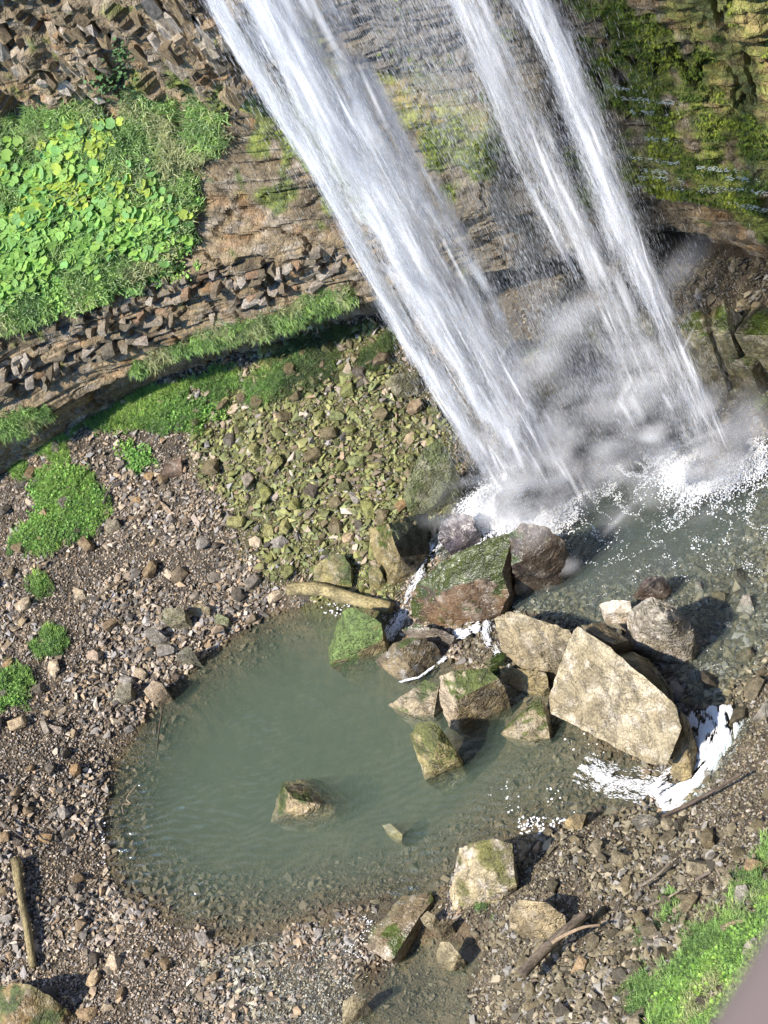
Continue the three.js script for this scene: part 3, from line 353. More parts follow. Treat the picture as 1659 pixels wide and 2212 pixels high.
boulder('boulder', 'dark stone with pale corner below the mossy grey green stone', ZE, [[932, 780, 0.75], [990, 742, 0.85], [1082, 812, 0.6], [1022, 884, 0.4], [960, 820, 0.6]], { rock: [0.26, 0.24, 0.2], rough: 0.035 });
boulder('boulder', 'dark olive stone near the left shore', ZE, [[1142, 920, 0.5], [1222, 870, 0.6], [1262, 920, 0.4], [1222, 972, 0.2], [1152, 962, 0.3]], { rock: [0.22, 0.21, 0.15], rough: 0.03 });
boulder('boulder', 'pale topped mossy stone at the left shore inlet', ZE, [[1212, 650, 0.6], [1262, 592, 0.75], [1362, 612, 0.6], [1362, 690, 0.35], [1252, 692, 0.35]], { rock: [0.33, 0.28, 0.18], moss: 0.35, rough: 0.035 });
boulder('boulder', 'green sided stone touching the water by the left inlet', ZE, [[1382, 690, 0.35], [1412, 652, 0.5], [1482, 690, 0.35], [1472, 800, 0.02], [1402, 802, 0.05]], { rock: [0.22, 0.24, 0.13], moss: 0.4, rough: 0.03 });
boulder('boulder', 'reddish brown square block on the gravel under the left grass', ZC, [[1050, 1420, 1.9], [1062, 1342, 2.05], [1170, 1312, 2.05], [1182, 1402, 1.85], [1100, 1432, 1.8]], { rock: [0.24, 0.16, 0.11], rough: 0.025 });
boulder('boulder', 'long tan brown slab lying on the upper left gravel', ZC, [[960, 1590, 1.55], [990, 1562, 1.65], [1090, 1622, 1.55], [1122, 1672, 1.35], [1062, 1692, 1.3]], { rock: [0.38, 0.27, 0.17], rough: 0.025 });
boulder('boulder', 'dark jagged rock among gravel right of the bright green clump', ZE, [[652, 130, 1.55], [690, 40, 1.75], [762, 50, 1.7], [782, 100, 1.5], [702, 200, 1.3]], { rock: [0.27, 0.23, 0.16], rough: 0.05 });
boulder('boulder', 'smooth pale grey slab set in the grass below the ledge', ZC, [[170, 1120, 3.0], [250, 1060, 3.15], [400, 985, 3.25], [535, 930, 3.3], [545, 955, 3.15], [485, 1090, 2.85], [400, 1150, 2.75], [290, 1172, 2.75]], { rock: [0.36, 0.36, 0.33], dark: [0.22, 0.22, 0.19], pale: [0.5, 0.52, 0.48], rough: 0.035 });
boulder('boulder', 'pinkish grey stone on the left gravel slope', ZE, [[282, 1420, 0.75], [322, 1372, 0.9], [402, 1392, 0.8], [392, 1492, 0.5], [322, 1462, 0.6]], { rock: [0.36, 0.3, 0.25], rough: 0.035 });
// rubble slabs at the foot of the wall behind the falls
const backSpots = [[1210, 760], [1290, 720], [1340, 790], [1420, 760], [1250, 690], [1380, 700], [1460, 830], [1620, 760], [1590, 820], [1655, 850], [1640, 700], [1560, 690], [1180, 840], [1120, 760], [1500, 700], [1330, 860]];
backSpots.forEach(([X, Y]) => {
  const c0 = spot(X, Y, 1.6), h = land(c0.x, c0.z) + 0.25, v = []; for (let i = 0; i < 9; i++) { const a = i / 9 * 6.28 + rr(-0.2, 0.2), r = rr(34, 62); v.push([(X + r * Math.cos(a)) * 3, (Y + r * 0.75 * Math.sin(a)) * 3, h + rr(-0.25, 0.3)]); }
  const m = boulder('fallen_slab', 'wet olive grey slab fallen behind the veil of the waterfall', [0, 0], v, { rock: [0.20, 0.19, 0.11], dark: [0.09, 0.085, 0.06], moss: 0.25, wet: 1, rough: 0.04 }); m.userData.group = 'slabs behind the waterfall';
});
// ---------------------------------------------------------------- log, branches, twigs
function limb(name, label, category, pts, r0, r1, c, o = {}) {        // pts: photo x, y, height
  const P = pts.map(([X, Y, h]) => spot(X, Y, h)), cen = P[0].clone(), curve = new THREE.CatmullRomCurve3(P.map((p) => p.clone().sub(cen)));
  const len = curve.getLength(), seg = Math.max(12, Math.round(len / 0.05)), rad = o.rad ?? 9;
  const fr = curve.computeFrenetFrames(seg, false), pos = [], idx = [], col = [], uv = [];
  for (let i = 0; i <= seg; i++) { const t = i / seg, q = curve.getPointAt(t), r = mixv(r0, r1, t);
    for (let j = 0; j <= rad; j++) { const a = (j % rad) / rad * 6.2832, k = r * (0.8 + 0.45 * fbm(Math.cos(a) * 1.5 + t * len * 2, Math.sin(a) * 1.5, r0 * 99, 3)), v = q.clone().addScaledVector(fr.normals[i], Math.cos(a) * k).addScaledVector(fr.binormals[i], Math.sin(a) * k); pos.push(v.x, v.y, v.z); uv.push(j / rad * 0.5, t * len * 0.4); col.push(...times(c, 0.7 + 0.6 * fbm(Math.cos(a) * 6, t * len * 2.5, Math.sin(a) * 6, 3))); } }
  for (let i = 0; i < seg; i++) for (let j = 0; j < rad; j++) { const a = i * (rad + 1) + j, b = a + 1, d = a + rad + 1; idx.push(a, b, d, b, d + 1, d); }
  for (const [ring, s] of [[0, 1], [seg, -1]]) { const q = curve.getPointAt(ring / seg), k = pos.length / 3; pos.push(q.x, q.y, q.z); col.push(...times(c, 1.25)); uv.push(0, 0); for (let j = 0; j < rad; j++) { const a = ring * (rad + 1) + j; s > 0 ? idx.push(k, a + 1, a) : idx.push(k, a, a + 1); } }
  const g = new THREE.BufferGeometry(); g.setAttribute('position', new THREE.Float32BufferAttribute(pos, 3)); g.setAttribute('color', new THREE.Float32BufferAttribute(col, 3)); g.setAttribute('uv', new THREE.Float32BufferAttribute(uv, 2)); g.setIndex(idx); g.computeVertexNormals();
  const m = add(new THREE.Mesh(g, M.wood), name); m.position.copy(cen); return tag(m, label, category);
}
const lz = ([ox, oy], l) => l.map(([x, y, h]) => [ox + x / 3, oy + y / 3, h]);
limb('fallen_log', 'pale olive log lying across the head of the pool', 'log', lz(ZM, [[215, 498, 0.42], [420, 500, 0.42], [620, 560, 0.38], [880, 625, 0.22]]), 0.13, 0.115, [0.34, 0.29, 0.15], { rad: 14 });
limb('driftwood_pole', 'long bare pole lying on the bottom left gravel', 'pole', lz(ZL, [[100, 590, 0.85], [140, 850, 0.75], [180, 1060, 0.72], [215, 1290, 0.62]]), 0.09, 0.06, [0.30, 0.25, 0.13], { rad: 12 });
limb('twig', 'dark thin twig above the bare pole on the left', 'twig', lz(ZL, [[0, 340, 1.0], [120, 430, 0.9], [280, 535, 0.75]]), 0.018, 0.012, [0.12, 0.1, 0.08]);
limb('twig', 'curved brown twig on the mid left gravel', 'twig', lz(ZE, [[800, 450, 1.25], [690, 500, 1.3], [610, 590, 1.25], [530, 720, 1.15]]), 0.02, 0.014, [0.2, 0.15, 0.09]);
limb('branch', 'long dark branch along the lower bank of the white cascade', 'branch', lz(ZS, [[970, 312, 0.35], [1150, 232, 0.45], [1350, 122, 0.75], [1490, 32, 1.0]]), 0.03, 0.024, [0.13, 0.1, 0.08]);
limb('stick', 'grey stick on the right gravel above the grass', 'stick', lz(ZS, [[830, 772, 0.75], [930, 702, 0.8], [1030, 612, 0.85]]), 0.025, 0.02, [0.25, 0.22, 0.18]);
limb('stick', 'short pale stick below the grey stick on the right gravel', 'stick', lz(ZS, [[880, 892, 0.8], [990, 850, 0.85], [1090, 792, 0.95]]), 0.022, 0.016, [0.3, 0.26, 0.2]);
limb('stick', 'stub of wood near the bank edge on the right', 'stick', lz(ZS, [[1190, 722, 0.95], [1290, 672, 1.02]]), 0.03, 0.02, [0.26, 0.22, 0.19]);
limb('stick', 'short whitish stick nearest the right bank', 'stick', lz(ZS, [[1330, 652, 1.05], [1360, 722, 1.05]]), 0.016, 0.012, [0.42, 0.34, 0.28]);
limb('driftwood_log', 'weathered dark driftwood log below the buff boulder', 'driftwood', lz(ZS, [[60, 1340, 0.75], [200, 1190, 0.75], [340, 1060, 0.85], [480, 940, 0.85]]), 0.10, 0.06, [0.16, 0.13, 0.10], { rad: 12 });
limb('branch', 'pale stripped branch resting on the dark driftwood', 'branch', lz(ZS, [[260, 1130, 0.92], [370, 1070, 0.98], [470, 1030, 0.95], [570, 1018, 0.9]]), 0.03, 0.02, [0.5, 0.38, 0.27]);
limb('branch', 'pale broken branch lying in the green bank', 'branch', lz(ZS, [[1360, 1040, 1.75], [1450, 1005, 1.8], [1580, 982, 1.85]]), 0.05, 0.03, [0.42, 0.32, 0.22]);
limb('twig', 'curled pale root in the left shallows of the pool', 'twig', lz(ZL, [[885, 110, 0.03], [820, 200, 0.05], [850, 235, 0.04], [795, 235, 0.06], [800, 300, 0.0]]), 0.014, 0.01, [0.42, 0.34, 0.24]);
limb('twig', 'dark straight twig standing out of the left pool corner', 'twig', lz(ZE, [[1055, 1260, 0.12], [1030, 1420, 0.03], [1010, 1600, -0.15]]), 0.02, 0.014, [0.1, 0.085, 0.06]);

// ---------------------------------------------------------------- loose stones
const stoneShapes = Array.from({ length: 14 }, (_, i) => {
  const pts = [], flat = rr(0.28, 0.65); for (let k = 0; k < 9; k++) { const a = rnd() * 6.283, b = Math.acos(rr(-1, 1)), q = 4; let x = Math.sin(b) * Math.cos(a), y = Math.cos(b), z = Math.sin(b) * Math.sin(a); const s = 1 / Math.pow(Math.abs(x) ** q + Math.abs(y) ** q + Math.abs(z) ** q, 1 / q); pts.push(new THREE.Vector3(x * s * 0.5, y * s * 0.5 * flat, z * s * 0.5 * rr(0.5, 0.85))); }
  return new ConvexGeometry(pts);
});
const dryTones = [[0.46, 0.36, 0.23], [0.36, 0.26, 0.15], [0.30, 0.265, 0.22], [0.17, 0.15, 0.125], [0.42, 0.33, 0.25], [0.24, 0.175, 0.10], [0.52, 0.43, 0.31], [0.11, 0.09, 0.07], [0.40, 0.27, 0.14], [0.34, 0.315, 0.29], [0.20, 0.155, 0.10], [0.13, 0.115, 0.095], [0.27, 0.20, 0.125]];
const darkTones = [[0.17, 0.145, 0.085], [0.22, 0.19, 0.12], [0.11, 0.095, 0.06], [0.30, 0.26, 0.18], [0.19, 0.155, 0.09], [0.28, 0.265, 0.235], [0.08, 0.07, 0.05], [0.14, 0.12, 0.075]];
const algaeTones = [[0.25, 0.26, 0.085], [0.18, 0.195, 0.065], [0.31, 0.30, 0.12], [0.13, 0.14, 0.055], [0.21, 0.24, 0.10], [0.17, 0.14, 0.075]];
const siltTones = [[0.15, 0.11, 0.065], [0.12, 0.09, 0.055], [0.18, 0.14, 0.085], [0.13, 0.11, 0.065]];
const toneAt = (x, z, h, X, Y) => {
  if ((h < -0.02 && inPoly(poolPoly, X, Y)) || inPoly(pondPoly, X, Y)) return siltTones;
  if (algae(x, z) + 0.5 * (fbm(x * 1.5, z * 1.5, 3, 3) - 0.5) > 0.22) return rnd() < 0.8 ? algaeTones : dryTones;
  if (X > 1150 && Y > 1600) return rnd() < 0.9 ? darkTones : dryTones;
  if (X > 1000) return darkTones;
  return dryTones;
};
const stoneGroups = new Map();
function scatterStones(n, size, where, lift = 0.18) {
  const out = []; let tries = 0;
  while (out.length < n && tries++ < n * 12) {
    const x = rr(-13, 11), z = rr(-31, -9.5), y = bumpy(x, z), [X, Y] = sheet(x, y, z);
    if (X < -90 || X > 1750 || Y < 560 || Y > 2330) continue;
    if (where && !where(x, y, z, X, Y)) continue;
    const s = size(); out.push({ x, y: y + s * lift, z, s, sv: new THREE.Vector3(s * rr(0.8, 1.35), s * rr(0.45, 1.1), s * rr(0.7, 1.15)), X, Y, tone: toneAt(x, z, y, X, Y) });
  }
  return out;
}
const wallGap = (x, z) => { const az = Math.atan2(x, -z) * 180 / Math.PI, p = profile(az); return p[1][0] - Math.hypot(x, z); };
const bankPoly = [[1659, 1850], [1610, 1910], [1550, 1995], [1490, 2020], [1440, 2100], [1380, 2130], [1320, 2230], [1300, 2400], [1900, 2400], [1900, 1700]];
const dryLand = (x, y, z, X, Y) => wallGap(x, z) > -0.1 && (y > 0.0 || !inPoly(poolPoly, X, Y) || (y > -0.6 && rnd() < 0.3)) && !(inPoly(pondPoly, X, Y) && rnd() < 0.6) && !(inPoly(bankPoly, X, Y) && rnd() < 0.75) && !(inPoly(upperPoly, X, Y) && y < 0.1);
function instanced(name, geos, items, mat, colour, parent) {
  geos.forEach((g, gi) => { const mine = items.filter((_, i) => i % geos.length === gi); if (!mine.length) return;
    const m = new THREE.InstancedMesh(g, mat, mine.length), M4 = new THREE.Matrix4(), Q = new THREE.Quaternion(), E = new THREE.Euler(), C = new THREE.Color();
    mine.forEach((t, i) => { M4.compose(new THREE.Vector3(t.x, t.y, t.z), t.q ?? Q.setFromEuler(E.set(t.rx ?? rr(-0.5, 0.5), t.ry ?? rnd() * 6.283, t.rz ?? rr(-0.5, 0.5))), t.sv ?? new THREE.Vector3(t.s, t.s, t.s)); m.setMatrixAt(i, M4); if (colour) m.setColorAt(i, C.setRGB(...colour(t))); });
    m.castShadow = m.receiveShadow = true; m.name = name; m.userData.kind = 'stuff'; parent.add(m); });
}
const stuff = (name, label, category) => { const g = new THREE.Group(); add(g, name); return tag(g, label, category, null, 'stuff'); };
const stoneColour = (t) => { const c = t.tone[(rnd() * t.tone.length) | 0], g = (c[0] + c[1] + c[2]) / 3; return times(blend(c, [g, g, g], t.tone === dryTones ? 0.22 : 0), rr(0.6, 1.1)); };
{
  const gravel = stuff('gravel', 'angular brown and grey shale gravel covering the gorge floor', 'gravel');
  const coarse = (x, y, z, X, Y) => { const k = fbm(x * 0.9, z * 0.9, 17, 3); return dryLand(x, y, z, X, Y) && rnd() < (X > 1150 || (X > 180 && X < 560 && Y > 1050) ? 1 : 0.45) * smooth(0.36, 0.58, k + 0.04); };
  instanced('gravel_stone', stoneShapes, scatterStones(130000, () => rr(0.025, 0.08), dryLand), M.stone, stoneColour, gravel);
  instanced('gravel_stone', stoneShapes, scatterStones(17000, () => rr(0.08, 0.17), coarse), M.stone, stoneColour, gravel);
  instanced('gravel_stone', stoneShapes, scatterStones(2200, () => rr(0.16, 0.26), coarse, 0.12), M.stone, stoneColour, gravel);
  const green = stuff('algae_rubble', 'rubble coated in olive green algae between ledge grass and big green slab', 'rubble');
  const greenOnly = (x, y, z, X, Y) => dryLand(x, y, z, X, Y) && algae(x, z) + 0.5 * (fbm(x * 1.5, z * 1.5, 3, 3) - 0.5) > 0.25;
  instanced('rubble_stone', stoneShapes, scatterStones(3600, () => rr(0.1, 0.27), greenOnly, 0.12), M.stone, stoneColour, green);
}
// the largest loose stones, each its own thing
const toneMats = new Map();
const matFor = (c) => { const k = c.join(); if (!toneMats.has(k)) toneMats.set(k, toned(c, { roughness: 0.72 })); return toneMats.get(k); };
const bigShapes = Array.from({ length: 7 }, () => { const pts = []; for (let k = 0; k < 22; k++) { const v = new THREE.Vector3(rr(-1, 1), rr(-1, 1), rr(-1, 1)); const s = 1 / Math.pow(Math.abs(v.x) ** 5 + Math.abs(v.y) ** 5 + Math.abs(v.z) ** 5, 0.2); v.multiplyScalar(s * 0.5 * rr(0.85, 1)); v.y *= 0.5; v.z *= 0.72; pts.push(v); } return boxUV(new ConvexGeometry(pts), 0.5); });
function looseStones(n, size, where, label, group) {
  const placed = []; let tries = 0;
  while (placed.length < n && tries++ < 200) for (const t of scatterStones(20, size, where, 0.14)) {
    if (placed.length >= n) break; if (placed.some((p) => Math.hypot(p.x - t.x, p.z - t.z) < (p.s + t.s) * 0.42)) continue; placed.push(t);
    const m = add(new THREE.Mesh(bigShapes[(rnd() * 7) | 0], matFor(t.tone[(rnd() * t.tone.length) | 0])), 'shale_stone'); const tone = m.material.color, look = tone.r > 0.38 ? 'pale tan' : tone.r > 0.28 ? 'light brown' : tone.g > tone.r * 0.99 ? 'green' : tone.r > 0.19 ? 'brown' : 'dark'; m.position.set(t.x, t.y, t.z); m.scale.set(t.s, t.s * rr(0.8, 1.3), t.s); m.rotation.set(rr(-0.45, 0.45), rnd() * 6.28, rr(-0.45, 0.45)); tag(m, (t.s > 0.31 ? 'large ' : 'small ') + look + ' ' + label, 'stone', group);
  }
}
const edgeDry = (x, y, z, X, Y) => dryLand(x, y, z, X, Y) && y > 0.02;
looseStones(120, () => rr(0.2, 0.42), (x, y, z, X, Y) => edgeDry(x, y, z, X, Y) && X < 620 && Y > 950 && algae(x, z) < 0.1, 'angular shale stone among the gravel left of the pool', 'larger stones on the left gravel');
looseStones(75, () => rr(0.24, 0.45), (x, y, z, X, Y) => edgeDry(x, y, z, X, Y) && algae(x, z) > 0.2, 'algae coated stone on the rubble slope left of the falls', 'larger algae coated stones');
looseStones(80, () => rr(0.2, 0.4), (x, y, z, X, Y) => dryLand(x, y, z, X, Y) && X > 1130 && Y > 1770, 'shale stone on the gravel right of the little pond', 'larger stones on the right gravel');
looseStones(25, () => rr(0.22, 0.5), (x, y, z, X, Y) => X > 1450 && Y > 1250 && Y < 1560 && dryLand(x, y, z, X, Y), 'stone in the shallows right of the grey boulder', 'stones in the right shallows');

// ---------------------------------------------------------------- plants
function blades(n, h, spread, w, lean) {
  const pos = [], idx = []; for (let i = 0; i < n; i++) { const a = rnd() * 6.283, r = spread * Math.sqrt(rnd()), x = r * Math.cos(a), z = r * Math.sin(a), hh = h * rr(0.6, 1.1), b = rnd() * 6.283, dx = Math.cos(b), dz = Math.sin(b), l = lean * rr(0.3, 1) * hh, k = pos.length / 3, tx = -dz * w * 0.5, tz = dx * w * 0.5;
    pos.push(x - tx, 0, z - tz, x + tx, 0, z + tz, x + dx * l * 0.35 - tx, hh * 0.62, z + dz * l * 0.35 - tz, x + dx * l * 0.35 + tx, hh * 0.62, z + dz * l * 0.35 + tz, x + dx * l, hh, z + dz * l); idx.push(k, k + 1, k + 2, k + 1, k + 3, k + 2, k + 2, k + 3, k + 4); }
  const g = new THREE.BufferGeometry(); g.setAttribute('position', new THREE.Float32BufferAttribute(pos, 3)); g.setIndex(idx); g.computeVertexNormals(); return g;
}
const tufts = [0, 1, 2].map(() => blades(16, 0.16, 0.08, 0.011, 0.9)), shortTufts = [0, 1].map(() => blades(18, 0.07, 0.07, 0.012, 1.1));
function leafDisc(n, cup, notch) {
  const pos = [0, 0, 0], idx = []; for (let i = 0; i <= n; i++) { const a = i / n * 6.2832, r = 0.5 * (1 - notch * Math.exp(-(((a + Math.PI) % 6.2832 - Math.PI) ** 2) * 9)) * (1 + 0.06 * Math.cos(a * 7)); pos.push(r * Math.cos(a), cup * (0.5 + 0.5 * Math.sin(a * 3)) + 0.05, r * Math.sin(a)); }
  for (let i = 1; i <= n; i++) idx.push(0, i + 1, i); const g = new THREE.BufferGeometry(); g.setAttribute('position', new THREE.Float32BufferAttribute(pos, 3)); g.setIndex(idx); g.computeVertexNormals(); return g;
}
const bigLeaves = [leafDisc(16, 0.07, 0.45), leafDisc(16, 0.12, 0.4), leafDisc(16, 0.04, 0.5)];
const sprigs = [0, 1, 2].map(() => { const l = []; for (let i = 0; i < 9; i++) { const g = leafDisc(6, 0.05, 0.2), s = rr(0.022, 0.045); g.scale(s * 1.3, s, s); g.rotateX(rr(-0.7, 0.7)); g.rotateZ(rr(-0.7, 0.7)); g.rotateY(rnd() * 6.28); g.translate(rr(-0.06, 0.06), rr(0.02, 0.1), rr(-0.06, 0.06)); l.push(g); } return mergeGeometries(l); });
const polyBounds = (ps) => [Math.min(...ps.flat().map((p) => p[0])), Math.max(...ps.flat().map((p) => p[0])), Math.min(...ps.flat().map((p) => p[1])), Math.max(...ps.flat().map((p) => p[1]))];
function onWall(n, polys, kMin, kMax, edge = 14) {                     // points spread over the wall inside patches
  const out = []; const [x0, x1, y0, y1] = polyBounds(polys); let tries = 0;
  while (out.length < n && tries++ < n * 60) { const az = rr(-14, 30), k = rr(kMin, kMax), q = onCliff(az, k), [X, Y] = sheet(q[0], q[1], q[2]); if (X < x0 - 40 || X > x1 + 40 || Y < y0 - 40 || Y > y1 + 40) continue;
    const jx = X + gauss() * edge * 0.45 + edge * 2 * (fbm(q[0] * 3, q[1] * 3, q[2] * 3, 3) - 0.5), jy = Y + gauss() * edge * 0.45 + edge * 2 * (fbm(q[0] * 3, q[1] * 3 + 50, q[2] * 3, 3) - 0.5); if (!polys.some((p) => inPoly(p, jx, jy))) continue;
    const c = cliffPoint(az, k); out.push({ x: c.p.x, y: c.p.y, z: c.p.z, n: c.n, X, Y }); }
  return out;
}
function onGround(n, polys, edge = 14) {
  const out = []; const [x0, x1, y0, y1] = polyBounds(polys); let tries = 0; const w = [spot(x0, y0, 1.5), spot(x1, y0, 1.5), spot(x0, y1, 1.5), spot(x1, y1, 1.5)], a = Math.min(...w.map((p) => p.x)) - 1, b = Math.max(...w.map((p) => p.x)) + 1, c = Math.min(...w.map((p) => p.z)) - 1, d = Math.max(...w.map((p) => p.z)) + 1;
  while (out.length < n && tries++ < n * 60) { const x = rr(a, b), z = rr(c, d), y = bumpy(x, z), [X, Y] = sheet(x, y, z), jx = X + gauss() * edge * 0.45 + edge * 2 * (fbm(x * 3, z * 3, 3, 3) - 0.5), jy = Y + gauss() * edge * 0.45 + edge * 2 * (fbm(x * 3, z * 3, 50, 3) - 0.5); if (!polys.some((p) => inPoly(p, jx, jy))) continue; out.push({ x, y, z, n: new THREE.Vector3(0, 1, 0), X, Y }); }
  return out;
}
const UPV = new THREE.Vector3(0, 1, 0);
const grow = (list, lo, hi, lean, wide = 1) => list.map((t) => { const d = UPV.clone().lerp(t.n, lean).add(new THREE.Vector3(rr(-0.25, 0.25), 0, rr(-0.25, 0.25))).normalize(), q = new THREE.Quaternion().setFromUnitVectors(UPV, d).multiply(new THREE.Quaternion().setFromAxisAngle(UPV, rnd() * 6.283)), s = rr(lo, hi); return { ...t, q, sv: new THREE.Vector3(s * wide, s, s * wide) }; });
const tint = (cs, v = 0.3) => (t) => { const k = fbm(t.x * 1.4, t.y * 2, t.z * 1.4, 3); return times(cs[Math.min(cs.length - 1, (clamp((k - 0.3) * 2.5 + rr(-0.25, 0.25)) * cs.length) | 0)], 1 + rr(-v, v)); };
const FRESH = [[0.17, 0.30, 0.08], [0.25, 0.42, 0.11], [0.33, 0.50, 0.13], [0.24, 0.34, 0.13], [0.40, 0.43, 0.20]], DEEP = [[0.07, 0.12, 0.02], [0.10, 0.165, 0.028], [0.14, 0.20, 0.035]], LIME = [[0.20, 0.40, 0.07], [0.27, 0.47, 0.08], [0.16, 0.36, 0.09], [0.36, 0.48, 0.05]];
const slope0 = ROWS.slice(0, 7).reduce((a, b) => a + b), slope1 = ROWS.slice(0, 8).reduce((a, b) => a + b), lipRow = ROWS.slice(0, 4).reduce((a, b) => a + b);
const slopePoly = [[-120, 330], [0, 280], [70, 245], [130, 235], [230, 212], [330, 215], [400, 285], [440, 215], [465, 235], [460, 340], [410, 380], [400, 480], [380, 560], [260, 640], [180, 650], [90, 700], [0, 710], [-120, 740]];
const leafPoly = [[-60, 440], [60, 370], [140, 330], [150, 300], [225, 280], [235, 345], [330, 430], [385, 490], [385, 540], [320, 530], [230, 545], [150, 565], [70, 605], [0, 625], [-60, 640]];
const sprigPolys = [[[280, 300], [345, 330], [400, 480], [400, 545], [340, 585], [265, 640], [165, 650], [0, 700], [-60, 710], [-60, 580], [100, 560], [240, 520], [300, 440]], [[-60, 400], [0, 355], [40, 370], [70, 440], [40, 480], [-60, 520]]];
{
  const g = stuff('slope_grass', 'fresh green grass on the steep slope of the upper left wall', 'grass');
  instanced('grass_tuft', tufts, grow(onWall(8500, [slopePoly], slope0 - 8, slope1 + 3, 34).filter((t) => fbm(t.x * 1.7, t.y * 1.7, t.z * 1.7, 4) > 0.41), 0.6, 2.0, 0.6), M.grass, tint(FRESH), g);
  const s = stuff('leafy_ground_cover', 'small leaved bright green ground cover round the broad leaves', 'ground cover');
  instanced('sprig', sprigs, grow(onWall(5600, sprigPolys, slope0 - 10, slope1, 44).filter((t) => fbm(t.x * 1.3 + 9, t.y * 1.3, t.z * 1.3, 4) > 0.38), 0.9, 1.7, 0.5), M.leaf, tint([[0.17, 0.37, 0.09], [0.23, 0.44, 0.10], [0.29, 0.49, 0.10]]), s);
  // broad-leaved plant patch: the leaves that show largest are parts, the rest one part
  const patch = add(new THREE.Group(), 'butterbur_patch'); tag(patch, 'patch of round lime green leaves on the upper left slope', 'plant');
  const all = grow(onWall(3200, [leafPoly], slope0 - 2, slope1 - 2, 60).filter((t) => fbm(t.x * 1.9, t.y * 1.9, t.z * 1.9 + 7, 3) + rr(-0.1, 0.1) > 0.41), 0.09, 0.24, 0.45); all.sort((a, b) => b.sv.y - a.sv.y);
  const leafMats = LIME.map((c) => { const m = M.leaf.clone(); m.color.setRGB(...c); return m; });
  all.forEach((t, i) => { t.x += t.n.x * 0.12; t.y += 0.17 + 0.14 * rnd(); t.z += t.n.z * 0.12; t.q.multiply(new THREE.Quaternion().setFromEuler(new THREE.Euler(rr(-0.4, 0.4), 0, rr(-0.4, 0.4)))); });
  all.slice(0, 300).forEach((t) => { const m = new THREE.Mesh(bigLeaves[(rnd() * 3) | 0], leafMats[Math.min(3, (clamp((fbm(t.x * 1.5, t.y * 2, t.z, 3) - 0.3) * 2.2 + rr(-0.3, 0.3)) * 4) | 0)]); m.position.set(t.x, t.y, t.z); m.quaternion.copy(t.q); m.scale.copy(t.sv); add(m, 'leaf', patch); });
  instanced('small_leaves', bigLeaves, all.slice(300), M.leaf, tint(LIME), patch);
  const l = stuff('ledge_grass', 'strip of hanging grass on the ledge below the blocky rock beds', 'grass');
  instanced('grass_tuft', tufts, grow(onWall(1500, [[[385, 760], [450, 712], [560, 692], [640, 660], [690, 640], [752, 628], [762, 648], [690, 682], [560, 728], [470, 765], [400, 780]], [[280, 790], [390, 745], [400, 765], [300, 805]], [[0, 900], [60, 890], [100, 880], [100, 920], [0, 945]]], lipRow - 2, lipRow + 24), 0.6, 1.2, 0.8), M.grass, tint(FRESH), l);
}
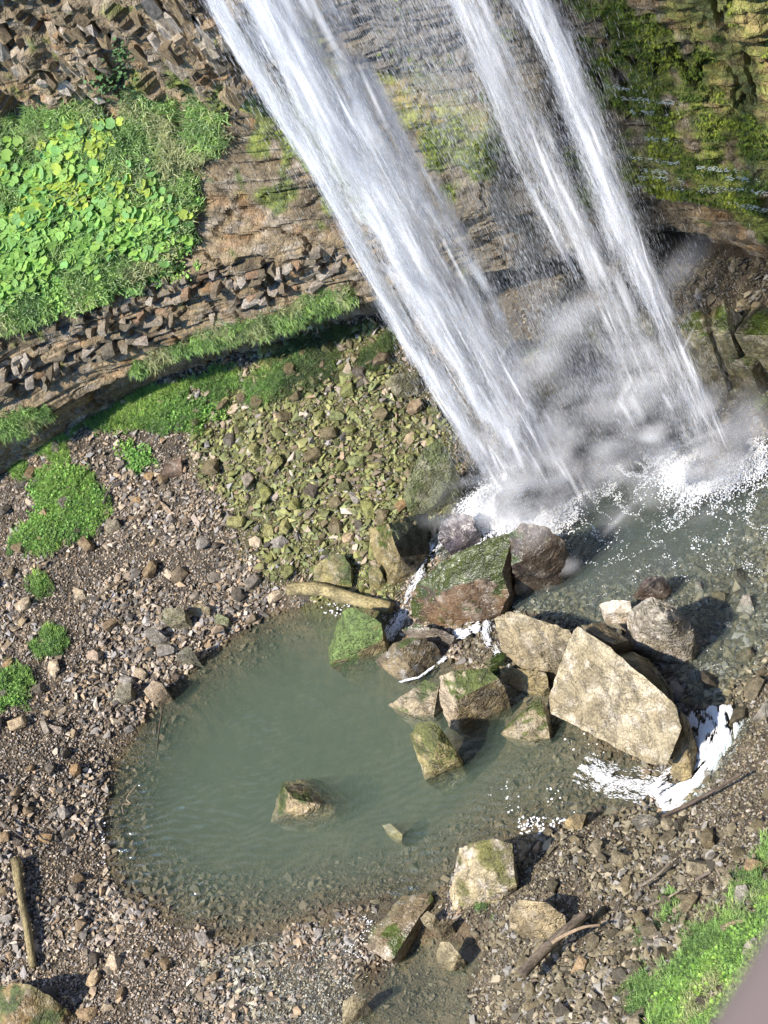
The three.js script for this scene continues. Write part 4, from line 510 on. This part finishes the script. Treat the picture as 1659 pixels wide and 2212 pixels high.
{
  const g = stuff('bank_moss_left', 'feathery green moss and grass below the rock ledge', 'moss'); g.name = 'ledge_foot_moss';
  instanced('grass_tuft', tufts, grow(onGround(6500, [[[-60, 960], [60, 905], [110, 875], [115, 935], [0, 980], [-60, 1000]], [[160, 935], [175, 895], [240, 850], [330, 842], [440, 822], [500, 800], [520, 830], [480, 880], [490, 912], [430, 932], [330, 932], [240, 925], [190, 942]], [[20, 965], [170, 942], [190, 980], [180, 1010], [230, 1070], [230, 1110], [210, 1160], [150, 1170], [110, 1190], [20, 1190], [60, 1130], [110, 1110], [60, 1040], [20, 1010]], [[530, 875], [530, 830], [580, 800], [640, 780], [660, 800], [610, 840], [570, 872]], [[70, 1370], [120, 1355], [150, 1390], [120, 1420], [70, 1410]], [[-30, 1470], [40, 1440], [70, 1460], [60, 1510], [20, 1540], [-30, 1550]], [[70, 1250], [100, 1240], [105, 1285], [75, 1290]]]).filter((t) => fbm(t.x * 1.6, t.z * 1.6, 43, 3) > 0.42), 0.45, 1.1, 0.5, 1.1), M.grass, tint([[0.16, 0.31, 0.06], [0.23, 0.41, 0.08], [0.30, 0.47, 0.09]]), g);
  instanced('sprig', sprigs, grow(onGround(1700, [[[60, 1040], [160, 1000], [230, 1080], [210, 1160], [30, 1185], [80, 1120]], [[-20, 1490], [40, 1450], [50, 1510], [0, 1530]], [[330, 880], [470, 870], [480, 910], [380, 930]], [[260, 960], [320, 970], [340, 1010], [290, 1020]]]), 0.8, 1.4, 0.4), M.leaf, tint([[0.19, 0.39, 0.07], [0.25, 0.45, 0.08]]), g);
  const d = stuff('undercut_moss', 'dark green moss under the rock overhang left of the falls', 'moss');
  instanced('moss_tuft', tufts, grow(onGround(2600, [[[500, 815], [640, 752], [740, 715], [840, 705], [860, 740], [820, 790], [760, 800], [690, 830], [620, 850], [560, 880]]], 18).filter((t) => fbm(t.x * 1.8, t.z * 1.8, 41, 3) > 0.44), 0.4, 0.9, 0.5, 1.2), M.grass, tint(DEEP), d);
  instanced('moss_tuft', tufts, grow(onGround(420, [[[530, 870], [545, 825], [600, 795], [680, 775], [670, 800], [600, 840]]], 18), 0.5, 1.0, 0.5), M.grass, tint(FRESH), d);
  const b = stuff('bank_grass', 'bright green grass on the bank in the lower right corner', 'grass');
  instanced('grass_tuft', tufts, grow(onGround(6200, [[[1700, 1790], [1659, 1835], [1610, 1900], [1550, 1990], [1490, 2015], [1440, 2095], [1380, 2125], [1320, 2225], [1300, 2330], [1800, 2330], [1800, 1800]], [[1425, 1985], [1445, 1940], [1458, 1950], [1440, 1990]], [[1330, 2085], [1365, 2040], [1378, 2010], [1383, 2030], [1345, 2090]], [[1150, 2070], [1180, 2030], [1192, 2035], [1170, 2072]], [[1030, 1975], [1045, 1960], [1066, 1965], [1055, 1980]]], 30).filter((t) => fbm(t.x * 1.6, t.z * 1.6, 77, 3) > 0.4), 0.5, 1.15, 0.3), M.grass, tint(FRESH), b);
  instanced('sprig', sprigs, grow(onGround(2200, [[[1659, 1960], [1600, 2000], [1500, 2090], [1420, 2160], [1400, 2330], [1800, 2330], [1800, 1900]]], 30).filter((t) => fbm(t.x * 1.6, t.z * 1.6, 77, 3) > 0.45), 0.8, 1.5, 0.3), M.leaf, tint([[0.24, 0.44, 0.07], [0.31, 0.51, 0.08]]), b);
  const w = stuff('wall_moss', 'wet hanging moss in patches on the wall right of the falls', 'moss');
  instanced('moss_tuft', shortTufts, onWall(16000, [[[620, -60], [1800, -60], [1800, 560], [1450, 470], [1000, 420], [760, 480], [600, 300]]], slope0 - 30, slope1 + 70, 5).filter((t) => near(mossMarks, t.x, t.y, t.z) * 0.8 + 2.0 * (fbm(along(t.x, t.z) * 3.2, t.y * 2.4, 12, 4) - 0.5) > 0.46).map((t) => { const d = t.n.clone().multiplyScalar(0.7).add(new THREE.Vector3(rr(-0.2, 0.2), -0.9, rr(-0.2, 0.2))).normalize(), s = rr(0.4, 1.0); return { ...t, q: new THREE.Quaternion().setFromUnitVectors(UPV, d), sv: new THREE.Vector3(s, s, s) }; }), M.moss, tint([[0.08, 0.13, 0.022], [0.14, 0.20, 0.028], [0.25, 0.31, 0.04]]), w);
}
{ // two small shrubs on the upper left face
  [[235, 165, 0.5, 'small leafy shrub rooted in the upper left rock face'], [258, 105, 0.25, 'tiny leafy seedling above the shrub on the upper left rock face']].forEach(([X, Y, R, label]) => {
    const [x, y, z] = mark(X, Y, 1), shrub = add(new THREE.Group(), 'shrub'); shrub.position.set(x, y - R * 0.4, z + 0.25); tag(shrub, label, 'shrub');
    const stemG = mergeGeometries([0, 1, 2, 3].map((i) => new THREE.TubeGeometry(new THREE.CatmullRomCurve3([new THREE.Vector3(0, 0, -0.3), new THREE.Vector3(rr(-0.3, 0.3) * R, R * 0.5, 0), new THREE.Vector3(rr(-0.8, 0.8) * R, R * 1.1, 0.1)]), 6, 0.008, 5)));
    add(new THREE.Mesh(stemG, toned([0.12, 0.09, 0.06])), 'stem', shrub);
    const lv = []; for (let i = 0; i < 150 * R * 2; i++) { const g = leafDisc(7, 0.05, 0.2), s = rr(0.05, 0.1); g.scale(s, s, s * 0.7); g.rotateX(rr(-0.6, 0.9)); g.rotateY(rnd() * 6.28); g.translate(gauss() * R * 0.4, R * 0.6 + gauss() * R * 0.4, 0.05 + gauss() * R * 0.25); lv.push(g); }
    const lm = M.leaf.clone(); lm.color.setRGB(0.09, 0.2, 0.06); const fo = add(new THREE.Mesh(mergeGeometries(lv), lm), 'foliage', shrub); fo.userData.kind = 'stuff';
  });
}
// ---------------------------------------------------------------- water
function waterSheet(poly, level, wave, uvScale, step, inset = 0.06) {
  const w = poly.map(([X, Y]) => { const p = spot(X, Y, level); return [p.x, p.z]; }), x0 = Math.min(...w.map((p) => p[0])), x1 = Math.max(...w.map((p) => p[0])), z0 = Math.min(...w.map((p) => p[1])), z1 = Math.max(...w.map((p) => p[1])), nx = Math.ceil((x1 - x0) / step) + 1, nz = Math.ceil((z1 - z0) / step) + 1;
  return gridMesh(nx, nz, (i, j) => { const x = x0 + i * step, z = z0 + j * step; return [x, level + wave(x, z), z, x * uvScale, z * uvScale]; }, null, (i, j) => { const x = x0 + (i + 0.5) * step, z = z0 + (j + 0.5) * step; return inPoly(w, x, z) && (bumpy(x, z) < level + inset || bumpy(x, z) < level + wave(x, z) + 0.05); });
}
const calm = (x, z) => { const m = smooth(0.42, 0.66, fbm(x * 0.55, z * 0.55, 31, 3)), w = 1.6 * fbm(x * 0.9, z * 0.9, 8, 3), a = (x * 0.55 - z * 0.83) / 0.135 + w * 3, b = (x * 0.2 - z * 0.98) / 0.21 + w * 2; return 0.005 * (fbm(x * 3, z * 3, 3, 3) - 0.5) + (0.003 + 0.02 * m) * Math.sin(6.283 * a) * noise(x * 5, z * 2.5, 5) + (0.003 + 0.012 * m) * Math.sin(6.283 * b) * noise(x * 2, z * 4, 9); }, flat = () => 0;
const splash = [[1130, 1060], [1540, 1000], [1400, 970]].map(([X, Y]) => spot(X, Y, UPPER));
const rough = (x, z) => { let s = 0.05; for (const p of splash) s += 0.16 * Math.exp(-((x - p.x) ** 2 + (z - p.z) ** 2) / 2.2); return s * (fbm(x * 2.4, z * 3.2, 6, 4) - 0.5) * 2; };
function waterBody(name, label, poly, level, wave, mat, layers, depthStep, murk) {
  const g = add(new THREE.Group(), name); g.userData = { kind: 'structure', label };
  add(new THREE.Mesh(waterSheet(poly, level, wave, 0.45, wave === calm ? 0.033 : 0.06), mat), 'surface', g);
  for (let i = 0; i < layers; i++) add(new THREE.Mesh(waterSheet(poly, level - 0.08 - i * depthStep, (x, z) => 0.1 * depthStep * fbm(x, z, i, 2) + 0.0 * x, 1, 0.16, 0.0), murk), 'suspended_silt', g);
  return g;
}
waterBody('pool_water', 'murky green pool water', poolPoly, POOL, calm, M.water, 8, 0.165, M.silt);
waterBody('plunge_pool_water', 'churning grey green plunge pool water', upperPoly, UPPER, rough, M.chop, 3, 0.13, M.churn);
waterBody('pond_water', 'shallow brown pond water', pondPoly, POND, flat, M.water, 1, 0.1, M.silt);
waterBody('outflow_water', 'thin clear outflow over gravel', [[430, 2090], [560, 2030], [760, 2000], [790, 2080], [760, 2230], [700, 2320], [350, 2320], [390, 2200]], 0, (x, z) => land(x, z) + 0.035, M.chop, 0, 0.1, M.silt);
waterBody('cascade_water', 'sheet of water sliding over the cascade', [[1490, 1525], [1620, 1530], [1640, 1610], [1590, 1680], [1500, 1765], [1390, 1785], [1370, 1725], [1465, 1690], [1485, 1620]], 0, (x, z) => land(x, z) + 0.06 + 0.05 * (fbm(x * 4, z * 4, 3, 3) - 0.5), M.chop, 0, 0.1, M.churn);
// ---------------------------------------------------------------- white water and foam
const blobs = [0, 1, 2].map(() => { const g = new THREE.IcosahedronGeometry(0.5, 1); const p = g.attributes.position; for (let i = 0; i < p.count; i++) { const k = 0.75 + 0.5 * noise(p.getX(i) * 3 + rnd() * 0, p.getY(i) * 3, p.getZ(i) * 3); p.setXYZ(i, p.getX(i) * k, p.getY(i) * k * 0.6, p.getZ(i) * k); } g.computeVertexNormals(); return g; });
{
  const f = stuff('plunge_foam', 'white churned foam where the falls strike the plunge pool', 'foam'), items = [];
  const heads = [[1105, 1095, 0.6, 1.0, 0.9], [1175, 1120, 0.5, 0.85, 0.5], [1050, 1100, 0.4, 0.7, 0.4], [1555, 1015, 0.5, 0.85, 0.7], [1495, 1025, 0.45, 0.7, 0.4], [1605, 1000, 0.4, 0.6, 0.4]];
  for (const [X, Y, r, d, up] of heads) { const c = spot(X, Y, UPPER); for (let i = 0; i < 19000 * r; i++) { const x = c.x + gauss() * r * 0.6, z = c.z + gauss() * r * 0.5, q = Math.exp(-((x - c.x) ** 2 + (z - c.z) ** 2) / (r * r)); items.push({ x, y: UPPER + rough(x, z) + Math.abs(gauss()) * 0.16 * up * q * (0.4 + fbm(x * 4, z * 4, 2, 3)), z, s: rr(0.012, 0.035) }); } }
  for (let i = 0; i < 400000 && items.length < 70000; i++) { const X = rr(930, 1680), Y = rr(930, 1260), p = spot(X, Y, UPPER); if (!inPoly(upperPoly, X, Y)) continue; const dist = Math.min(...splash.map((s) => Math.hypot(s.x - p.x, s.z - p.z))), web = Math.abs(fbm(p.x * 2.6 + fbm(p.x * 3, p.z * 3, 9, 2), p.z * 2.6, 4, 4) - 0.5); if (rnd() > Math.exp(-((web / (0.03 + 0.05 * Math.exp(-dist))) ** 2)) * Math.exp(-Math.max(0, dist - 0.3) / 0.85)) continue; items.push({ x: p.x, y: UPPER + rough(p.x, p.z), z: p.z, s: rr(0.008, 0.024) }); }
  instanced('foam_bubble', blobs, items, M.foam, null, f);
}
function whiteRun(name, label, path, n, hump, k9) {                       // path: [X, Y, height, half width in metres]
  const f = stuff(name, label, 'white water'), P = path.map(([X, Y, h, w]) => ({ p: spot(X, Y, h), w })), items = [];
  for (let i = 0; i < n * 4 && items.length < n; i++) { const u = rnd() * (P.length - 1), k = u | 0, t = u - k, a = P[k], b = P[k + 1], p = a.p.clone().lerp(b.p, t), w = mixv(a.w, b.w, t), dir = b.p.clone().sub(a.p).normalize(), side = new THREE.Vector3(-dir.z, 0, dir.x).normalize(), o = gauss() * 0.55; if (Math.abs(o) > 1.3) continue;
    const v = fbm(o * w * 15 + 3, u * 2.4, n % 17, 3); if (v < 0.43 + 0.12 * Math.abs(o) + 0.06 * gauss()) continue; p.addScaledVector(side, o * w); p.y += hump * v * (1 - 0.5 * Math.abs(o)) + 0.015;
    const s = rr(0.004, 0.012) * (k9 ?? 1); items.push({ x: p.x, y: p.y + rr(0, 0.02), z: p.z, sv: new THREE.Vector3(s, s * 0.8, s * rr(2, 9)), ry: Math.atan2(dir.x, dir.z) + rr(-0.2, 0.2), rx: -Math.asin(dir.y) + rr(-0.2, 0.2), rz: 0 }); }
  instanced('foam_bubble', blobs, items, M.foam, null, f); return f;
}
whiteRun('cascade', 'white cascade tumbling past the right end of the big slab', [[1545, 1535, 0.55, 0.3], [1550, 1585, 0.46, 0.6], [1555, 1640, 0.25, 0.5], [1500, 1700, 0.1, 0.42], [1430, 1745, 0.04, 0.4]], 30000, 0.14, 1);
whiteRun('riffle', 'thin broken white water drifting left from the cascade foot', [[1470, 1720, 0.02, 0.25], [1400, 1700, 0.0, 0.35], [1310, 1690, 0.0, 0.3], [1250, 1660, 0.0, 0.3]], 3600, 0.0, 0.8);
whiteRun('rivulet', 'white rivulet running between the brown boulder and the log', [[960, 1150, 0.55, 0.2], [925, 1200, 0.45, 0.14], [895, 1270, 0.2, 0.10], [870, 1330, 0.05, 0.14], [835, 1385, 0.02, 0.14]], 2600, 0.04, 0.8);
whiteRun('rivulet', 'small white rivulet beside the tiny smooth green rock', [[1050, 1345, 0.35, 0.1], [1060, 1390, 0.25, 0.12], [1090, 1430, 0.12, 0.1], [1105, 1470, 0.05, 0.08]], 1300, 0.04, 0.8);
whiteRun('foam_patch', 'white foam patch caught under the large brown boulder', [[985, 1372, 0.33, 0.12], [1010, 1362, 0.34, 0.16], [1035, 1352, 0.35, 0.14]], 1300, 0.02, 1.0);
whiteRun('foam_line', 'white foam line along the lower edge of the brown and grey rock', [[865, 1473, 0.01, 0.02], [905, 1465, 0.01, 0.02], [940, 1440, 0.01, 0.025], [965, 1422, 0.01, 0.06]], 500, 0.0);
whiteRun('foam_line', 'white foam line along the lower edge of the awash slab', [[845, 2076, POND + 0.01, 0.02], [870, 2050, POND + 0.01, 0.02], [895, 2020, POND + 0.01, 0.02]], 260, 0.0);
{
  const flake = (() => { const g = new THREE.CylinderGeometry(0.5, 0.5, 0.3, 9); g.scale(1, 0.12, 0.75); const p = g.attributes.position; for (let i = 0; i < p.count; i++) { const k = 0.6 + 0.7 * noise(p.getX(i) * 4 + 9, p.getZ(i) * 4, 3); p.setX(i, p.getX(i) * k); p.setZ(i, p.getZ(i) * k); } g.computeVertexNormals(); return g; })(), f = stuff('foam_flecks', 'white foam flecks drifting on the lower pool', 'foam'), items = [];
  const put = (X, Y, s, lv = POOL) => { const p = spot(X, Y, lv); if (bumpy(p.x, p.z) > lv + 0.05) return; items.push({ x: p.x, y: lv + 0.012, z: p.z, s, rx: 0, rz: 0 }); };
  for (let i = 0; i < 650; i++) { const X = rr(980, 1310), Y = rr(1570, 1810); if (fbm(X * 0.02, Y * 0.02, 5, 3) + (inPoly([[1215, 1590], [1260, 1575], [1310, 1620], [1300, 1650], [1230, 1650]], X, Y) ? 0.35 : -0.06) + (inPoly([[1060, 1690], [1230, 1700], [1230, 1790], [1100, 1800], [1020, 1760]], X, Y) ? 0.1 : -0.1) > 0.55) put(X, Y, 0.008 + 0.05 * rnd() ** 3); }
  for (let i = 0; i < 160; i++) put(rr(1120, 1240), rr(1765, 1802), 0.01 + 0.05 * rnd() ** 2);
  for (let i = 0; i < 120; i++) put(218 + gauss() * 5, rr(1770, 1870), rr(0.015, 0.05), 0.03);
  for (let i = 0; i < 60; i++) put(rr(690, 760), rr(1290, 1330), rr(0.02, 0.05));
  for (let i = 0; i < 120; i++) { const t = rnd(); put(780 + gauss() * 8 + 20 * Math.sin(t * 6), mixv(1980, 2070, t), rr(0.01, 0.03)); }
  instanced('foam_fleck', [flake], items, M.fleck, null, f);
}
{
  const f = stuff('wall_glints', 'thin pale streaks painted as sky glints along the mossy ledges right of the falls', 'water'), items = [];  // sky reflection on wet moss ledges, modelled as pale blobs
  for (const [x0, y0, x1, y1] of [[1340, 205, 1460, 215], [1360, 235, 1440, 240], [1330, 330, 1470, 345], [1370, 375, 1500, 385], [1350, 395, 1560, 408], [1400, 415, 1659, 448], [1480, 390, 1659, 410], [1560, 375, 1659, 385], [1500, 355, 1600, 362], [1390, 290, 1470, 296], [1300, 175, 1390, 190], [1570, 430, 1680, 452], [1380, 360, 1440, 366]]) for (let i = 0; i < 130; i++) { const t = rnd(); if (fbm(t * 9, y0 * 0.3, 3, 3) < 0.42) continue; const m = mark(mixv(x0, x1, t), mixv(y0, y1, t) + gauss() * 2.5 + 6 * (fbm(t * 6, y0, 1, 2) - 0.5), 1); const s = rr(0.006, 0.016); items.push({ x: m[0] - 0.03, y: m[1], z: m[2] + 0.09, sv: new THREE.Vector3(s * 2.5, s * 0.7, s), ry: -0.55, rx: 0, rz: rr(-0.2, 0.2) }); }
  instanced('painted_glint', blobs, items, new THREE.MeshStandardMaterial({ color: new THREE.Color().setRGB(0.42, 0.5, 0.5), roughness: 0.2 }), null, f);
}
// ---------------------------------------------------------------- the waterfall
{
  const fall = add(new THREE.Group(), 'waterfall'); tag(fall, 'tall white waterfall dropping in two veils into the plunge pool', 'waterfall');
  // each streak of water is a slim lozenge turned at random; a stream is thousands of them
  function streaks(items, name, mat) {
    const n = items.length, pos = new Float32Array(n * 12), uv = new Float32Array(n * 8), idx = new Uint32Array(n * 6), soft = !!mat.alphaMap;
    items.forEach((t, i) => { const c = Math.cos(t.a) * t.w * 0.5, d = Math.sin(t.a) * t.w * 0.5, h = t.l * 0.5, k = i * 12;
      if (soft) { pos.set([t.x - t.lx - c, t.y - h, t.z - t.lz - d, t.x - t.lx + c, t.y - h, t.z - t.lz + d, t.x + t.lx + c, t.y + h, t.z + t.lz + d, t.x + t.lx - c, t.y + h, t.z + t.lz - d], k); uv.set([0, 0, 1, 0, 1, 1, 0, 1], i * 8); }
      else pos.set([t.x - t.lx, t.y - h, t.z - t.lz, t.x + c, t.y, t.z + d, t.x + t.lx, t.y + h, t.z + t.lz, t.x - c, t.y, t.z - d], k);
      const v = i * 4; idx.set([v, v + 1, v + 2, v, v + 2, v + 3], i * 6); });
    const g = new THREE.BufferGeometry(); g.setAttribute('position', new THREE.BufferAttribute(pos, 3)); if (soft) g.setAttribute('uv', new THREE.BufferAttribute(uv, 2)); g.setIndex(new THREE.BufferAttribute(idx, 1)); g.computeVertexNormals();
    const m = add(new THREE.Mesh(g, mat), name, fall); m.userData.kind = 'stuff'; return m;
  }
  const clump = (lat, y, k) => fbm(lat * 2.6 + k * 9, y * 0.42 + lat * 0.5, k, 4);
  // [foot x, foot y, spread across, spread in depth, streaks, clumping]
  const streams = [[1052, 1010, 0.085, 0.16, 34000, 0.36, 900], [1146, 1040, 0.16, 0.22, 36000, 0.42, 800], [1190, 1040, 0.38, 0.35, 62000, 0.40, 1300], [1125, 1030, 0.36, 0.4, 34000, 0.38, 220], [1420, 930, 0.17, 0.25, 26000, 0.38, 600], [1552, 975, 0.14, 0.2, 28000, 0.36, 700], [1480, 950, 0.42, 0.45, 52000, 0.38, 260], [1320, 970, 1.1, 0.6, 95000, 0.38, 0]];
  const side = new THREE.Vector3(0.93, 0, 0.36), deep = new THREE.Vector3(-0.36, 0, 0.93);
  streams.forEach(([X, Y, sw, sd, n0, thr, nVeil], id) => { for (const wide of nVeil ? [0, 1] : [0]) {
    const c = spot(X, Y, 0.6), items = [], n = wide ? nVeil : n0;
    for (let i = 0; i < n * 5 && items.length < n; i++) {
      const y = rr(0.4, 17.4), lat = gauss(), u = lat * sw * (1 + 0.25 * smooth(5, 0, y)), a = clump(u + id * 3, y, id); if (a < thr + 0.04 * Math.abs(lat) + 0.07 * gauss() || (wide && Math.abs(lat) > 1.6)) continue;
      const back = 3.4 * Math.max(0, (y - 12.5) / 5) ** 2, wob = 0.05 * Math.sin(y * 0.9 + id), v = gauss() * sd - back, l = wide ? rr(0.5, 1.8) : rr(0.05, 0.24);
      items.push({ x: c.x + side.x * (u + wob) + deep.x * v, y, z: c.z + side.z * (u + wob) + deep.z * v, w: wide ? (id === 0 || id === 5 || id === 4 ? rr(0.06, 0.16) : rr(0.1, 0.3)) : rr(0.0018, 0.005), l, a: rnd() * 3.1416, lx: gauss() * 0.02 * l, lz: gauss() * 0.02 * l });
    }
    streaks(items, wide ? 'water_veil' : 'water_stream', wide ? M.veil : M.spray);
  } });
  const mist = [];
  for (const [X, Y, h, r, n] of [[1110, 1095, 0.8, 0.4, 30000], [1180, 1120, 0.7, 0.35, 14000], [1120, 1050, 1.4, 0.8, 7000], [1555, 1012, 0.8, 0.35, 20000], [1530, 985, 1.3, 0.7, 5000], [1330, 960, 1.0, 1.3, 8000], [1440, 900, 1.6, 1.3, 6000]]) { const c = spot(X, Y, h); for (let i = 0; i < n; i++) { const y = h + gauss() * r * 0.5; if (y < UPPER) continue; mist.push({ x: c.x + gauss() * r * 0.7, y, z: c.z + gauss() * r * 0.6, w: rr(0.003, 0.008), l: rr(0.005, 0.012), a: rnd() * 3.1416, lx: gauss() * 0.004, lz: gauss() * 0.004 }); } }
  streaks(mist, 'spray_drops', M.spray);
  const haze = [];
  for (const [X, Y, h, r, n] of [[1115, 1080, 0.85, 0.5, 90], [1180, 1105, 0.8, 0.5, 50], [1120, 1030, 1.7, 0.8, 60], [1550, 1000, 0.85, 0.5, 60], [1530, 960, 1.7, 0.8, 35], [1320, 950, 1.3, 1.1, 90], [1400, 880, 2.0, 1.0, 60], [1250, 880, 2.4, 1.0, 60], [1300, 720, 4, 1.2, 60], [1280, 1150, 0.9, 0.8, 25], [1480, 1120, 0.9, 1.2, 35]]) { const c = spot(X, Y, h); for (let i = 0; i < n; i++) { const y = h + gauss() * r * 0.55, q = rr(0.6, 1.2) * (0.8 + 0.35 * r); if (y < UPPER + q * 0.35) continue; haze.push({ x: c.x + gauss() * r * 0.75, y, z: c.z + gauss() * r * 0.6, w: q, l: q * rr(0.6, 0.9), a: rr(-0.7, 0.7), lx: gauss() * q * 0.15, lz: gauss() * q * 0.15 }); } }
  streaks(haze, 'mist', M.puff);
}
// ---------------------------------------------------------------- handrail of the lookout, close to the lens in the corner
{
  const rail = add(new THREE.Group(), 'handrail'); tag(rail, 'blurred reddish grey handrail close by in the lower right corner', 'railing');
  const bar = new THREE.CapsuleGeometry(0.03, 2.4, 6, 20); bar.rotateZ(Math.PI / 2);
  const ray = spot(1845, 2290, 0).sub(camera.position).normalize(), at = camera.position.clone().addScaledVector(ray, 0.42), m = add(new THREE.Mesh(bar, M.rail), 'bar', rail);
  rail.position.set(at.x, 24.2, at.z); m.position.set(0, at.y - 24.2, 0); m.rotation.y = 0.46;
  for (const s of [-1.1, 1.1]) { const p = new THREE.CylinderGeometry(0.025, 0.025, at.y - 24.2 + 0.3, 14); const q = add(new THREE.Mesh(p, M.rail), 'post', rail); q.position.set(Math.cos(0.46) * s, (at.y - 24.2 - 0.3) / 2, -Math.sin(0.46) * s); }
}
renderer.render(scene, camera);
